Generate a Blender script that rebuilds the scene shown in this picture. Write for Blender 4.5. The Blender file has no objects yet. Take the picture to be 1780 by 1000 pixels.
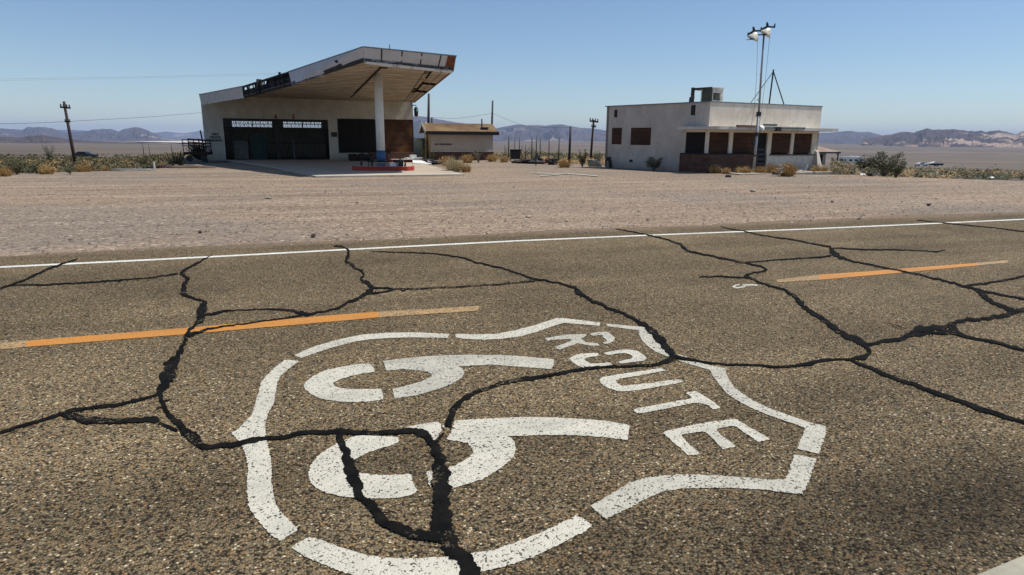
SUN_E, SKY_S, HAZE, EXPO = 5.0, .115, 2.9e-5, -.08
import bpy, bmesh, math, random
from mathutils import Vector, Matrix, noise
from mathutils.geometry import tessellate_polygon
random.seed(66)
R = math.radians
S = bpy.context.scene
C = S.collection
# ------------------------------------------------------------------ camera
F, CX, CY = 1115.0, 890.0, 500.0
PITCH, ROLL, HC = R(13.0), 0.008, 1.6
fw = Vector((0, math.cos(PITCH), -math.sin(PITCH)))
r0 = Vector((1, 0, 0)); u0 = Vector((0, math.sin(PITCH), math.cos(PITCH)))
rt = r0*math.cos(ROLL) + u0*math.sin(ROLL)
up = -r0*math.sin(ROLL) + u0*math.cos(ROLL)
CAM = Vector((0, 0, HC))
def ray(px, py): return rt*(px-CX) - up*(py-CY) + fw*F
def G(px, py, z=0.0):
    d = ray(px, py); return CAM + d*((z-HC)/d.z)
def P(px, py, Y):
    d = ray(px, py); return CAM + d*(Y/d.y)
def onp(px, py, o, n):
    d = ray(px, py); return CAM + d*((Vector(o)-CAM).dot(n)/d.dot(n))
cd = bpy.data.cameras.new('camera'); cam = bpy.data.objects.new('camera', cd); C.objects.link(cam)
m = Matrix((rt, up, -fw)).transposed().to_4x4(); m.translation = CAM
cam.matrix_world = m
cd.sensor_width = 36; cd.lens = 36*F/1780; cd.clip_start = .05; cd.clip_end = 90000
S.camera = cam
# ------------------------------------------------------------------ materials
def nodes(name):
    m = bpy.data.materials.new(name); m.use_nodes = True
    nt = m.node_tree; b = nt.nodes['Principled BSDF']; return m, nt, b
def N(nt, t, ins=None, **kw):
    n = nt.nodes.new('ShaderNode'+t)
    for k, v in kw.items(): setattr(n, k, v)
    for k, v in (ins or {}).items():
        if isinstance(v, bpy.types.NodeSocket): nt.links.new(v, n.inputs[k])
        else: n.inputs[k].default_value = v
    return n
def c4(c): return (c[0], c[1], c[2], 1)
def ramp(nt, fac, stops, interp='LINEAR'):
    n = nt.nodes.new('ShaderNodeValToRGB'); n.color_ramp.interpolation = interp
    e = n.color_ramp.elements
    while len(e) < len(stops): e.new(.5)
    for i, (p, c) in enumerate(stops):
        e[i].position = p; e[i].color = c4(c) if not isinstance(c, (int, float)) else (c, c, c, 1)
    nt.links.new(fac, n.inputs[0]); return n.outputs[0]
def mix(nt, fac, a, b, bt='MIX'):
    n = nt.nodes.new('ShaderNodeMix'); n.data_type = 'RGBA'; n.blend_type = bt
    for s, v in ((n.inputs[0], fac), (n.inputs[6], a), (n.inputs[7], b)):
        if isinstance(v, bpy.types.NodeSocket): nt.links.new(v, s)
        elif isinstance(v, (int, float)): s.default_value = v
        else: s.default_value = c4(v)
    return n.outputs[2]
def mathn(nt, op, a, b=0.0, clamp=False):
    n = nt.nodes.new('ShaderNodeMath'); n.operation = op; n.use_clamp = clamp
    for i, v in enumerate((a, b)):
        if isinstance(v, bpy.types.NodeSocket): nt.links.new(v, n.inputs[i])
        else: n.inputs[i].default_value = v
    return n.outputs[0]
def coords(nt, scale=(1, 1, 1)):
    tc = nt.nodes.new('ShaderNodeTexCoord')
    mp = N(nt, 'Mapping', {'Vector': tc.outputs['Object'], 'Scale': scale}); return mp.outputs[0]
def noi(nt, vec, scale, detail=4, rough=.55):
    return N(nt, 'TexNoise', {'Vector': vec, 'Scale': scale, 'Detail': detail, 'Roughness': rough}).outputs[0]
def bump(nt, b, h, strength=.5, dist=.01):
    bp = N(nt, 'Bump', {'Height': h, 'Strength': strength, 'Distance': dist})
    nt.links.new(bp.outputs[0], b.inputs['Normal'])
def simple(name, col, rough=.7, var=.25, scale=3.0, metal=0.0, stretch=(1, 1, 1), col2=None, lo=.4, hi=.65, bmp=0):
    m, nt, b = nodes(name); v = coords(nt, stretch)
    n1 = noi(nt, v, scale, 6, .6)
    c2 = col2 or tuple(x*(1-var) for x in col)
    out = ramp(nt, n1, [(lo, col), (hi, c2)])
    nt.links.new(out, b.inputs['Base Color'])
    b.inputs['Roughness'].default_value = rough; b.inputs['Metallic'].default_value = metal
    if bmp: bump(nt, b, noi(nt, v, scale*6, 5), bmp, .02)
    return m
M = {}
def stained_wall(name, base, dirt, streak=.5, bmp=.25):
    m, nt, b = nodes(name)
    v = coords(nt); vs = coords(nt, (4, 4, .35))
    blot = ramp(nt, noi(nt, v, .9, 6, .65), [(.42, 0), (.7, 1)])
    st = ramp(nt, noi(nt, vs, 2.2, 6, .7), [(.5, 0), (.72, 1)])
    c = mix(nt, mathn(nt, 'MULTIPLY', blot, .45), base, dirt)
    c = mix(nt, mathn(nt, 'MULTIPLY', st, streak), c, dirt)
    sz_ = N(nt, 'SeparateXYZ', {'Vector': v}).outputs[2]
    low = mathn(nt, 'MULTIPLY', mathn(nt, 'ADD', sz_, mathn(nt, 'MULTIPLY', noi(nt, v, 1.6, 5, .7), 1.3)), .5)
    c = mix(nt, ramp(nt, low, [(.28, .6), (.60, .0)]), c, tuple(q*.75 for q in dirt))
    ve = N(nt, 'TexVoronoi', {'Vector': N(nt, 'VectorMath', {0: v, 1: N(nt, 'VectorMath', {0: N(nt, 'TexNoise', {'Vector': v, 'Scale': 2.0, 'Detail': 3}).outputs[1], 1: (.7, .7, .7)}, operation='MULTIPLY').outputs[0]}, operation='ADD').outputs[0], 'Scale': .55}, feature='DISTANCE_TO_EDGE')
    c = mix(nt, ramp(nt, ve.outputs['Distance'], [(.0, .38), (.007, .0)]), c, tuple(q*.35 for q in dirt))
    spl = ramp(nt, noi(nt, coords(nt, (2.2, 2.2, .9)), 2.6, 8, .8), [(.66, 0), (.69, .6)])
    c = mix(nt, spl, c, tuple(q*.55 for q in dirt))
    fine = ramp(nt, noi(nt, v, 14, 4, .7), [(.3, .86), (.7, 1.0)])
    c = mix(nt, 1.0, c, fine, 'MULTIPLY')
    nt.links.new(c, b.inputs['Base Color']); b.inputs['Roughness'].default_value = .85
    bump(nt, b, noi(nt, v, 25, 4), bmp, .01)
    return m
M['station_wall'] = stained_wall('station_wall_paint', (.62, .59, .50), (.28, .24, .17), .35)
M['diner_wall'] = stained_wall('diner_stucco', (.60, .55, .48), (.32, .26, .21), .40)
M['diner_front_sunlit'] = stained_wall('diner_front_stucco', (.88, .80, .67), (.54, .41, .30), .45)  # diner stucco made lighter: grazing sun on the front is in the colour
M['shed_wall'] = stained_wall('shed_stucco', (.50, .44, .36), (.34, .28, .2), .3)
M['fascia'] = stained_wall('fascia_paint', (.60, .58, .55), (.42, .37, .33), .2, .05)
M['slab'] = stained_wall('awning_paint', (.74, .70, .62), (.40, .34, .26), .5)
M['column'] = stained_wall('column_paint', (.78, .79, .75), (.45, .45, .42), .5)
M['trim'] = simple('blue_grey_trim', (.20, .25, .28), .5, .5, 6)
M['trim_dark'] = simple('peeling_trim', (.03, .035, .045), .6, col2=(.24, .28, .32), scale=3.0, lo=.5, hi=.6, stretch=(1, 1, 3))
M['lip'] = simple('pale_lip', (.62, .62, .58), .6, col2=(.2, .2, .19), scale=4, lo=.52, hi=.66)
M['black'] = simple('black_iron', (.012, .012, .012), .6)
M['dark_metal'] = simple('dark_metal', (.03, .03, .032), .5, .4, 8)
M['rust'] = simple('rusty_board', (.20, .065, .025), .8, col2=(.10, .03, .015), scale=5)
M['blue'] = simple('blue_band', (.03, .10, .24), .6, col2=(.06, .13, .24), scale=5)
M['red'] = simple('red_kerb_paint', (.46, .04, .018), .7, col2=(.30, .05, .03), scale=6)
M['concrete'] = simple('pad_concrete', (.46, .38, .28), .9, col2=(.36, .31, .25), scale=.8, bmp=.15)
M['conc_edge'] = simple('pad_concrete_edge', (.56, .51, .42), .9, col2=(.46, .41, .33), scale=2)
M['greybox'] = simple('galvanised', (.42, .44, .44), .45, .3, 5, metal=.3)
M['white'] = simple('white_paint', (.82, .82, .79), .5, .15, 5)
M['cream'] = simple('cream_enamel', (.78, .75, .62), .4, .15, 8)
M['teal'] = simple('teal_enamel', (.03, .16, .14), .5, .4, 4)
M['redwood'] = simple('charred_timber', (.035, .02, .013), .85, .5, 6)
M['black_wood'] = simple('charred_black_timber', (.012, .008, .006), .9, .5, 6)
M['glassdark'] = simple('dark_glass', (.01, .012, .015), .15, .2, 4)
M['pole_wood'] = simple('weathered_pole', (.06, .035, .025), .85, col2=(.03, .02, .015), scale=2, stretch=(6, 6, .4))
M['pole_steel'] = simple('galvanised_pole', (.36, .37, .38), .5, col2=(.14, .12, .11), scale=3, metal=.2, stretch=(4, 4, .6), lo=.5, hi=.7)
M['ochre'] = simple('ochre_wall', (.42, .30, .16), .85, .3, 3)
M['cactus'] = simple('dead_spiny_stem', (.02, .024, .012), .8, .4, 9)
M['rubble'] = simple('rubble', (.40, .35, .28), .9, .4, 6, bmp=.4)
M['stone_dark'] = simple('dark_stone', (.06, .05, .045), .9, .4, 6, bmp=.3)
M['plywood_light'] = simple('pale_plywood', (.50, .38, .22), .8, .3, 3)
# wood boards
def wood(name, a, bcol, hscale=7, patch=None):
    m, nt, b = nodes(name)
    v = coords(nt, (.35, .35, hscale)); v2 = coords(nt)
    g = noi(nt, v, 1.6, 8, .7)
    c = ramp(nt, g, [(.38, a), (.62, bcol)])
    if patch:
        pm = ramp(nt, noi(nt, v2, .42, 3, .5), [(.45, 0), (.55, 1)])
        c = mix(nt, pm, c, mix(nt, g, patch, tuple(x*.4 for x in patch)))
    gi = N(nt, 'NewGeometry'); isl = ramp(nt, gi.outputs['Random Per Island'], [(0, .6), (1, 1.35)])
    c = mix(nt, 1.0, c, isl, 'MULTIPLY')
    wash = ramp(nt, noi(nt, v2, 1.1, 5, .7), [(.5, 0), (.75, .5)])
    c = mix(nt, wash, c, tuple(min(1, x*2.2) for x in a))
    nt.links.new(c, b.inputs['Base Color']); b.inputs['Roughness'].default_value = .85
    bump(nt, b, g, .2, .01); return m
M['board'] = wood('boarding_plywood', (.085, .034, .012), (.022, .009, .005), 8, (.30, .135, .035))
M['board_dark'] = wood('weathered_boarding', (.075, .030, .014), (.022, .010, .006), 8)
M['board_black'] = simple('blackened_board', (.006, .004, .003), .8, .3, 4)
M['roof_shingle'] = wood('shed_shingles', (.15, .085, .035), (.075, .042, .02), 1.2, (.24, .15, .06))
# soffit planks (lines run along local x)
def soffit_mat():
    m, nt, b = nodes('soffit_boards')
    v = coords(nt); sx = N(nt, 'SeparateXYZ', {'Vector': v})
    y = mathn(nt, 'MULTIPLY', mathn(nt, 'ADD', sx.outputs[1], mathn(nt, 'MULTIPLY', noi(nt, coords(nt, (.0, 1.0, 0)), 1.1, 2), .7)), 1.05)
    fr = mathn(nt, 'FRACT', y)
    line = ramp(nt, fr, [(.0, 1), (.09, .0), (.92, .0), (1, 1)])
    ns = noi(nt, coords(nt, (.35, 2.4, 1)), 1.3, 4, .6)
    lm = mathn(nt, 'MULTIPLY', line, ramp(nt, ns, [(.34, .15), (.52, 1)]))
    base = ramp(nt, noi(nt, coords(nt, (.25, 1.2, 1)), 1.7, 5, .6), [(.35, (.52, .45, .34)), (.7, (.27, .21, .14))])
    peel = ramp(nt, noi(nt, coords(nt, (.5, 2.5, 1)), 2.0, 7, .75), [(.54, 0), (.58, 1)])
    c = mix(nt, mathn(nt, 'MULTIPLY', peel, .8), base, (.10, .06, .035))
    c = mix(nt, lm, c, (.05, .03, .018))
    nt.links.new(c, b.inputs['Base Color']); b.inputs['Roughness'].default_value = .85
    return m
M['soffit'] = soffit_mat()
def brick_mat(name, a, bb, mortar, sc=1.0):
    m, nt, b = nodes(name)
    tc = nt.nodes.new('ShaderNodeTexCoord'); sx = N(nt, 'SeparateXYZ', {'Vector': tc.outputs['Object']})
    u = mathn(nt, 'ADD', sx.outputs[0], sx.outputs[1])
    cv = N(nt, 'CombineXYZ', {'X': u, 'Y': sx.outputs[2]})
    bt = N(nt, 'TexBrick', {'Vector': cv.outputs[0], 'Color1': c4(a), 'Color2': c4(bb), 'Mortar': c4(mortar), 'Scale': sc,
        'Mortar Size': .012, 'Brick Width': .22, 'Row Height': .075})
    n1 = noi(nt, tc.outputs['Object'], 3, 5, .65)
    c = mix(nt, ramp(nt, n1, [(.5, 0), (.7, .6)]), bt.outputs[0], (.03, .012, .01))
    nt.links.new(c, b.inputs['Base Color']); b.inputs['Roughness'].default_value = .9
    return m
M['brick'] = brick_mat('red_brick', (.16, .072, .045), (.085, .04, .028), (.07, .05, .04))
# plants
def leafm(name, a, bcol, rough=.7, tr=.25):
    m, nt, b = nodes(name)
    oi = nt.nodes.new('ShaderNodeObjectInfo')
    g = N(nt, 'NewGeometry')
    n1 = N(nt, 'TexNoise', {'Vector': coords(nt), 'Scale': 5.0, 'Detail': 2.0})
    f = mathn(nt, 'ADD', mathn(nt, 'MULTIPLY', g.outputs['Random Per Island'], .6), mathn(nt, 'MULTIPLY', n1.outputs[0], .5))
    c = ramp(nt, f, [(.25, a), (.8, bcol)])
    nt.links.new(c, b.inputs['Base Color']); b.inputs['Roughness'].default_value = rough
    return m
M['dry'] = leafm('dry_grass_stems', (.56, .37, .14), (.30, .175, .06))
M['dry_pale'] = leafm('pale_dead_grass', (.62, .52, .32), (.38, .30, .17))
M['green'] = leafm('creosote_leaves', (.10, .10, .034), (.045, .046, .016))
M['dusty'] = leafm('dusty_scrub', (.18, .148, .062), (.075, .062, .026))
M['twig'] = leafm('grey_twigs', (.17, .13, .09), (.08, .06, .04))
# ------------------------------------------------------------------ mesh builder
class MB:
    def __init__(s): s.v = []; s.f = []; s.mi = []; s.cur = 0
    def add(s, vs, fs):
        o = len(s.v); s.v += [tuple(v) for v in vs]
        for f in fs: s.f.append(tuple(i+o for i in f)); s.mi.append(s.cur)
        return s
    def box(s, x0, x1, y0, y1, z0, z1):
        v = [(x, y, z) for z in (z0, z1) for y in (y0, y1) for x in (x0, x1)]
        return s.add(v, [(0, 2, 3, 1), (4, 5, 7, 6), (0, 1, 5, 4), (2, 6, 7, 3), (0, 4, 6, 2), (1, 3, 7, 5)])
    def prism(s, bot, top):
        n = len(bot)
        return s.add(list(bot)+list(top), [tuple(range(n))[::-1], tuple(range(n, 2*n))] + [(i, (i+1) % n, n+(i+1) % n, n+i) for i in range(n)])
    def beam(s, a, b, w, h=None):
        a = Vector(a); b = Vector(b); h = h or w; d = (b-a).normalized()
        r = d.cross(Vector((0, 0, 1)))
        if r.length < .01: r = Vector((1, 0, 0))
        r.normalize(); u = r.cross(d)
        q = [r*sx*w/2+u*sy*h/2 for sx, sy in ((-1, -1), (1, -1), (1, 1), (-1, 1))]
        return s.prism([a+x for x in q], [b+x for x in q])
    def tube(s, pts, rad, n=8, cap=True):
        rings = []; pts = [Vector(p) for p in pts]
        for i, p in enumerate(pts):
            d = (pts[min(i+1, len(pts)-1)]-pts[max(i-1, 0)]).normalized()
            r = d.cross(Vector((.13, .02, 1)) if abs(d.z) < .95 else Vector((1, .1, 0))).normalized(); u = r.cross(d)
            q = rad[i] if isinstance(rad, (list, tuple)) else rad
            rings.append([p+(r*math.cos(2*math.pi*k/n)+u*math.sin(2*math.pi*k/n))*q for k in range(n)])
        o = len(s.v); vs = [x for g in rings for x in g]; fs = []
        for i in range(len(rings)-1):
            for k in range(n): fs.append((i*n+k, i*n+(k+1) % n, (i+1)*n+(k+1) % n, (i+1)*n+k))
        if cap: fs += [tuple(range(n))[::-1], tuple((len(rings)-1)*n+k for k in range(n))]
        return s.add(vs, fs)
    def quad(s, a, b, c, d): return s.add([a, b, c, d], [(0, 1, 2, 3)])
    def blob(s, c, rx, ry, rz, seed=0, n=8, amp=.25):
        vs = []; fs = []; c = Vector(c)
        m_ = max(4, n//2)
        for i in range(m_+1):
            th = math.pi*i/m_
            for k in range(n):
                ph = 2*math.pi*k/n
                d = Vector((math.sin(th)*math.cos(ph), math.sin(th)*math.sin(ph), math.cos(th)))
                q = 1+amp*noise.noise(d*1.7+Vector((seed*3.1, seed, 0)))*2
                vs.append(c+Vector((d.x*rx, d.y*ry, d.z*rz))*q)
        for i in range(m_):
            for k in range(n): fs.append((i*n+k, i*n+(k+1) % n, (i+1)*n+(k+1) % n, (i+1)*n+k))
        return s.add(vs, fs)
    def build(s, name, mat, parent=None, smooth=False):
        me = bpy.data.meshes.new(name); me.from_pydata(s.v, [], s.f); me.update()
        mats = mat if isinstance(mat, (list, tuple)) else [mat]
        for q in mats: me.materials.append(q)
        if len(mats) > 1:
            for p, i in zip(me.polygons, s.mi): p.material_index = i
        if smooth:
            for p in me.polygons: p.use_smooth = True
        bm = bmesh.new(); bm.from_mesh(me); bmesh.ops.recalc_face_normals(bm, faces=bm.faces); bm.to_mesh(me); bm.free()
        o = bpy.data.objects.new(name, me); C.objects.link(o)
        if parent: o.parent = parent
        return o
def tag(o, label=None, cat=None, group=None, kind=None):
    if label: o['label'] = label
    if cat: o['category'] = cat
    if group: o['group'] = group
    if kind: o['kind'] = kind
    return o
def empty(name, loc, rz=0, label=None, cat=None, group=None, kind=None):
    o = bpy.data.objects.new(name, None); C.objects.link(o); o.empty_display_size = .2
    o.location = loc; o.rotation_euler = (0, 0, rz)
    o.matrix_world = Matrix.Translation(Vector(loc)) @ Matrix.Rotation(rz, 4, 'Z')
    return tag(o, label, cat, group, kind)
def mesh_thing(mb, name, mat, loc, rz, label, cat, group=None, smooth=False):
    o = mb.build(name, mat, None, smooth); o.location = loc; o.rotation_euler = (0, 0, rz)
    return tag(o, label, cat, group)
def text(body, size, mat, parent, xf, name='lettering', ext=.004):
    cu = bpy.data.curves.new('t', 'FONT'); cu.body = body; cu.size = size; cu.extrude = ext; cu.resolution_u = 2
    cu.align_x = 'CENTER'; cu.align_y = 'CENTER'; cu.offset = size*.045
    t = bpy.data.objects.new('t', cu); C.objects.link(t)
    dg = bpy.context.evaluated_depsgraph_get(); me = bpy.data.meshes.new_from_object(t.evaluated_get(dg))
    bpy.data.objects.remove(t); me.transform(xf); me.name = name
    me.materials.clear(); me.materials.append(mat)
    o = bpy.data.objects.new(name, me); C.objects.link(o); o.parent = parent
    return o
# ------------------------------------------------------------------ terrain function
# depression of the ground below eye level (as a slope) by azimuth (deg) and distance (m), read off the skyline of the plain
AZ = [-42, -31, -27, -15, 3, 22, 27, 31, 40]
q34, q45 = 1.6/34, 1.6/45
TB = {
 34:  [q34, q34, q34, q34, q34, q34, q34, q34, q34],
 45:  [.0435, .0435, q45, q45, q45, q45, .0370, .0430, .0430],
 60:  [.0385, .0385, .0265, .0265, .0265, .0265, .0330, .0385, .0385],
 100: [.032, .032, .026, .024, .023, .029, .034, .036, .0365],
 150: [.0285, .0285, .025, .023, .0222, .031, .0345, .0350, .0355],
 250: [.024, .025, .024, .022, .0212, .031, .034, .0345, .034],
 600: [.019, .019, .019, .018, .0185, .025, .027, .028, .028],
 1500: [.0145, .0145, .0145, .014, .0130, .017, .019, .020, .020],
 4000: [.0100, .0100, .010, .009, .0060, .0065, .008, .009, .009],
 9000: [.0065, .0065, .0065, .005, .0015, .0015, .003, .004, .004],
 30000: [.004, .004, .004, .004, .004, .004, .005, .006, .006]}
RS = sorted(TB)
def lerp_tab(xs, ys, x):
    if x <= xs[0]: return ys[0]
    for i in range(1, len(xs)):
        if x <= xs[i]:
            t = (x-xs[i-1])/(xs[i]-xs[i-1]); return ys[i-1]*(1-t)+ys[i]*t
    return ys[-1]
def hgt(x, y):
    r = math.hypot(x, y)
    if r < 34: return 0.0
    az = math.degrees(math.atan2(x, y))
    f = max(-42, min(40, az if abs(az) < 90 else (180-abs(az))*(1 if az > 0 else -1)*.45))
    i = 0
    for k in range(len(RS)-1):
        if r >= RS[k]: i = k
    lr = math.log(r) if r > 100 else 1/r
    l0, l1 = (math.log(RS[i]), math.log(RS[i+1])) if r > 100 else (1/RS[i], 1/RS[i+1])
    if r > 100 and RS[i] < 100: l0 = math.log(RS[i])
    t = min(1, (lr-l0)/(l1-l0))
    g = lerp_tab(AZ, TB[RS[i]], f)*(1-t)+lerp_tab(AZ, TB[RS[i+1]], f)*t
    return HC - r*g
def GT(px, Y):   # point of the terrain below image column px at depth Y
    for it in range(6):
        p = P(px, 250, Y)
    return Vector((p.x, Y, hgt(p.x, Y)))
# ------------------------------------------------------------------ ground materials
RA = (G(1780, 381.5)-G(0, 465)); RANG = math.atan2(RA.y, RA.x)      # road direction
ROAD0 = G(890, 419.5)
RM = Matrix.Translation(Vector((ROAD0.x, ROAD0.y, 0))) @ Matrix.Rotation(RANG, 4, 'Z')
RI = RM.inverted()
def cells(nt, v, scale):
    vo = N(nt, 'TexVoronoi', {'Vector': v, 'Scale': scale, 'Randomness': 1.0}, feature='F1')
    sr = N(nt, 'SeparateColor', {'Color': vo.outputs['Color']})
    return vo.outputs['Distance'], sr.outputs[0], sr.outputs[1]
def asphalt(name='chip_seal_asphalt'):
    m, nt, b = nodes(name)
    v = coords(nt)
    wob = N(nt, 'TexNoise', {'Vector': v, 'Scale': 60, 'Detail': 2})
    vv = N(nt, 'VectorMath', {0: v, 1: N(nt, 'VectorMath', {0: wob.outputs[1], 1: (.008, .008, .008)}, operation='MULTIPLY').outputs[0]}, operation='ADD').outputs[0]
    d, r1, r2 = cells(nt, vv, 98)
    col = ramp(nt, r1, [(0, (.036, .030, .022)), (.15, (.10, .081, .055)), (.31, (.20, .160, .104)), (.54, (.275, .216, .138)), (.72, (.21, .186, .142)), (.82, (.33, .215, .115)), (.92, (.39, .32, .21)), (.975, (.68, .60, .45))], 'CONSTANT')
    gap = ramp(nt, d, [(.42, 1.0), (.68, .40)])
    c = mix(nt, 1.0, col, gap, 'MULTIPLY')
    big = ramp(nt, noi(nt, v, .55, 5, .6), [(.32, .78), (.68, 1.16)])
    c = mix(nt, 1.0, c, big, 'MULTIPLY')
    # lanes: wheel paths a little darker, running along the road (local x)
    c = mix(nt, 1.0, c, (.965, .915, .80), 'MULTIPLY')
    wp = ramp(nt, noi(nt, coords(nt, (.05, 1.1, 1)), 1.0, 3, .5), [(.35, .80), (.65, 1.14)])
    c = mix(nt, 1.0, c, wp, 'MULTIPLY')
    # oil stain near the kerb
    st = RI @ G(1640, 880); st2 = RI @ G(1790, 800)
    mp = N(nt, 'Mapping', {'Vector': v, 'Location': (-st.x, -st.y, 0)})
    mp2 = N(nt, 'Mapping', {'Vector': mp.outputs[0], 'Scale': (.62, 1.9, 1)})
    ln = N(nt, 'VectorMath', {0: mp2.outputs[0]}, operation='LENGTH').outputs['Value']
    ln = mathn(nt, 'ADD', ln, mathn(nt, 'MULTIPLY', noi(nt, v, 3.5, 4), .7))
    sm = ramp(nt, mathn(nt, 'MULTIPLY', ln, .5), [(.25, .38), (.80, 1.0)])
    c = mix(nt, 1.0, c, sm, 'MULTIPLY')
    yy = N(nt, 'SeparateXYZ', {'Vector': v}).outputs[1]
    ed = mathn(nt, 'ADD', yy, mathn(nt, 'MULTIPLY', noi(nt, coords(nt, (.5, 1.6, 1)), 1.6, 8, .75), 1.7))
    spill = mathn(nt, 'MULTIPLY', ramp(nt, mathn(nt, 'MULTIPLY', ed, .5), [(.64, 0), (.875, 1)]), ramp(nt, r2, [(0, 1), (.25, .55), (.6, .25)], 'CONSTANT'))
    c = mix(nt, spill, c, (.26, .185, .13))
    nt.links.new(c, b.inputs['Base Color']); b.inputs['Roughness'].default_value = .82
    b.inputs['Specular IOR Level'].default_value = .12
    h = mathn(nt, 'ADD', mathn(nt, 'MULTIPLY', d, -1.0), mathn(nt, 'MULTIPLY', r2, .5))
    bump(nt, b, h, .75, .006)
    return m
M['asphalt'] = asphalt()
def road_paint(name, a, bcol, worn, hole=(.075, .062, .046)):
    m, nt, b = nodes(name)
    v = coords(nt)
    d, r1, r2 = cells(nt, v, 98)
    big = noi(nt, v, 2.2, 5, .65)
    th = mathn(nt, 'ADD', mathn(nt, 'MULTIPLY', big, .32), worn-.16)
    hole_m = mathn(nt, 'LESS_THAN', r1, th)
    gapm = mathn(nt, 'GREATER_THAN', d, .60)
    gm2 = mathn(nt, 'MULTIPLY', gapm, mathn(nt, 'LESS_THAN', r2, .30))
    hm = mathn(nt, 'MAXIMUM', hole_m, gm2)
    dist = ramp(nt, noi(nt, v, 6, 6, .7), [(.35, a), (.68, bcol)])
    scuff = ramp(nt, noi(nt, coords(nt, (.8, 2.2, 1)), 1.3, 7, .7), [(.48, 0), (.72, .55)])
    dist = mix(nt, scuff, dist, tuple(q*.62 for q in bcol))
    c = mix(nt, hm, dist, hole)
    nt.links.new(c, b.inputs['Base Color']); b.inputs['Roughness'].default_value = .7
    h = mathn(nt, 'MULTIPLY', d, -1.0); bump(nt, b, h, .5, .005)
    return m
M['paint'] = road_paint('white_road_paint', (.60, .565, .455), (.50, .475, .39), .03)
M['paint_line'] = road_paint('edge_line_paint', (.80, .78, .69), (.66, .64, .56), .02)
M['paint_grey'] = road_paint('dusty_white_road_paint', (.53, .50, .405), (.42, .40, .325), .06)
M['orange'] = road_paint('orange_road_paint', (.56, .225, .022), (.50, .215, .04), .05, (.3, .14, .05))
M['orange_old'] = road_paint('faded_orange_road_paint', (.50, .30, .11), (.36, .24, .11), .18)
def tar_mat():
    m, nt, b = nodes('crack_sealant_tar'); v = coords(nt)
    n1 = noi(nt, v, 7, 6, .7)
    c = ramp(nt, n1, [(.4, (.005, .005, .005)), (.72, (.015, .014, .012))])
    d, r1, r2 = cells(nt, v, 98)
    dust = mathn(nt, 'MULTIPLY', mathn(nt, 'LESS_THAN', r1, .30), ramp(nt, noi(nt, v, 4, 5, .7), [(.56, 0), (.64, .9)]))
    c = mix(nt, dust, c, (.15, .12, .08))
    nt.links.new(c, b.inputs['Base Color']); b.inputs['Roughness'].default_value = .85
    b.inputs['Specular IOR Level'].default_value = .05
    bump(nt, b, noi(nt, v, 90, 3), .4, .004); return m
M['tar'] = tar_mat()
def lot_mat():
    m, nt, b = nodes('gravel_lot_dirt')
    v = coords(nt)
    st = noi(nt, coords(nt, (.09, .8, 1)), 1.1, 8, .64)
    st2 = noi(nt, coords(nt, (.22, 2.6, 1)), 1.4, 6, .7)
    bg = noi(nt, v, .12, 4, .55)
    c = ramp(nt, st, [(.32, (.205, .145, .096)), (.48, (.295, .213, .143)), (.64, (.37, .275, .188))])
    c = mix(nt, ramp(nt, st2, [(.50, 0), (.64, .6)]), c, (.19, .150, .115))
    c = mix(nt, ramp(nt, bg, [(.45, 0), (.6, .5)]), c, (.20, .17, .135))
    d, r1, r2 = cells(nt, v, 22)
    peb = ramp(nt, r1, [(0, .45), (.16, .8), (.4, 1.0), (.86, 1.12), (.95, 1.7)], 'CONSTANT')
    c = mix(nt, 1.0, c, peb, 'MULTIPLY')
    d2, r3, r4 = cells(nt, v, 6)
    c = mix(nt, mathn(nt, 'MULTIPLY', mathn(nt, 'LESS_THAN', r3, .07), mathn(nt, 'LESS_THAN', d2, .2)), c, (.06, .045, .04))
    c = mix(nt, mathn(nt, 'MULTIPLY', mathn(nt, 'GREATER_THAN', r3, .965), mathn(nt, 'LESS_THAN', d2, .2)), c, (.55, .5, .42))
    nt.links.new(c, b.inputs['Base Color']); b.inputs['Roughness'].default_value = .95
    h = mathn(nt, 'ADD', mathn(nt, 'MULTIPLY', d, -.5), mathn(nt, 'MULTIPLY', noi(nt, v, 3, 6, .7), 1.6))
    bump(nt, b, h, .6, .04); return m
M['lot'] = lot_mat()
def desert_mat():
    m, nt, b = nodes('desert_floor')
    v = coords(nt)
    a = noi(nt, coords(nt, (.004, .004, .004)), 1.3, 9, .62)
    c = ramp(nt, a, [(.38, (.12, .086, .060)), (.5, (.165, .120, .086)), (.64, (.22, .166, .122))])
    # far scrub cover: speckle of dark bushes on pale soil, self-similar over distance
    s1 = noi(nt, v, .22, 8, .75)
    s2 = noi(nt, coords(nt, (.02, .02, .02)), 1.0, 10, .75)
    f1 = ramp(nt, s1, [(.46, 0), (.56, 1)]); f2 = ramp(nt, s2, [(.42, 0), (.62, 1)])
    c = mix(nt, mathn(nt, 'MULTIPLY', f1, .6), c, (.06, .052, .034))
    c = mix(nt, mathn(nt, 'MULTIPLY', f2, .5), c, (.085, .068, .05))
    s4 = noi(nt, coords(nt, (.006, .012, .01)), 1.0, 9, .7)
    c = mix(nt, ramp(nt, s4, [(.46, 0), (.60, .6)]), c, (.072, .062, .042))
    # broad streaks of soil
    s3 = noi(nt, coords(nt, (.0006, .0022, .001)), 1.0, 8, .6)
    c = mix(nt, ramp(nt, s3, [(.5, 0), (.66, .5)]), c, (.25, .19, .145))
    nt.links.new(c, b.inputs['Base Color']); b.inputs['Roughness'].default_value = .95
    bump(nt, b, noi(nt, v, 2.5, 5, .6), .5, .08); return m
M['desert'] = desert_mat()
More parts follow.
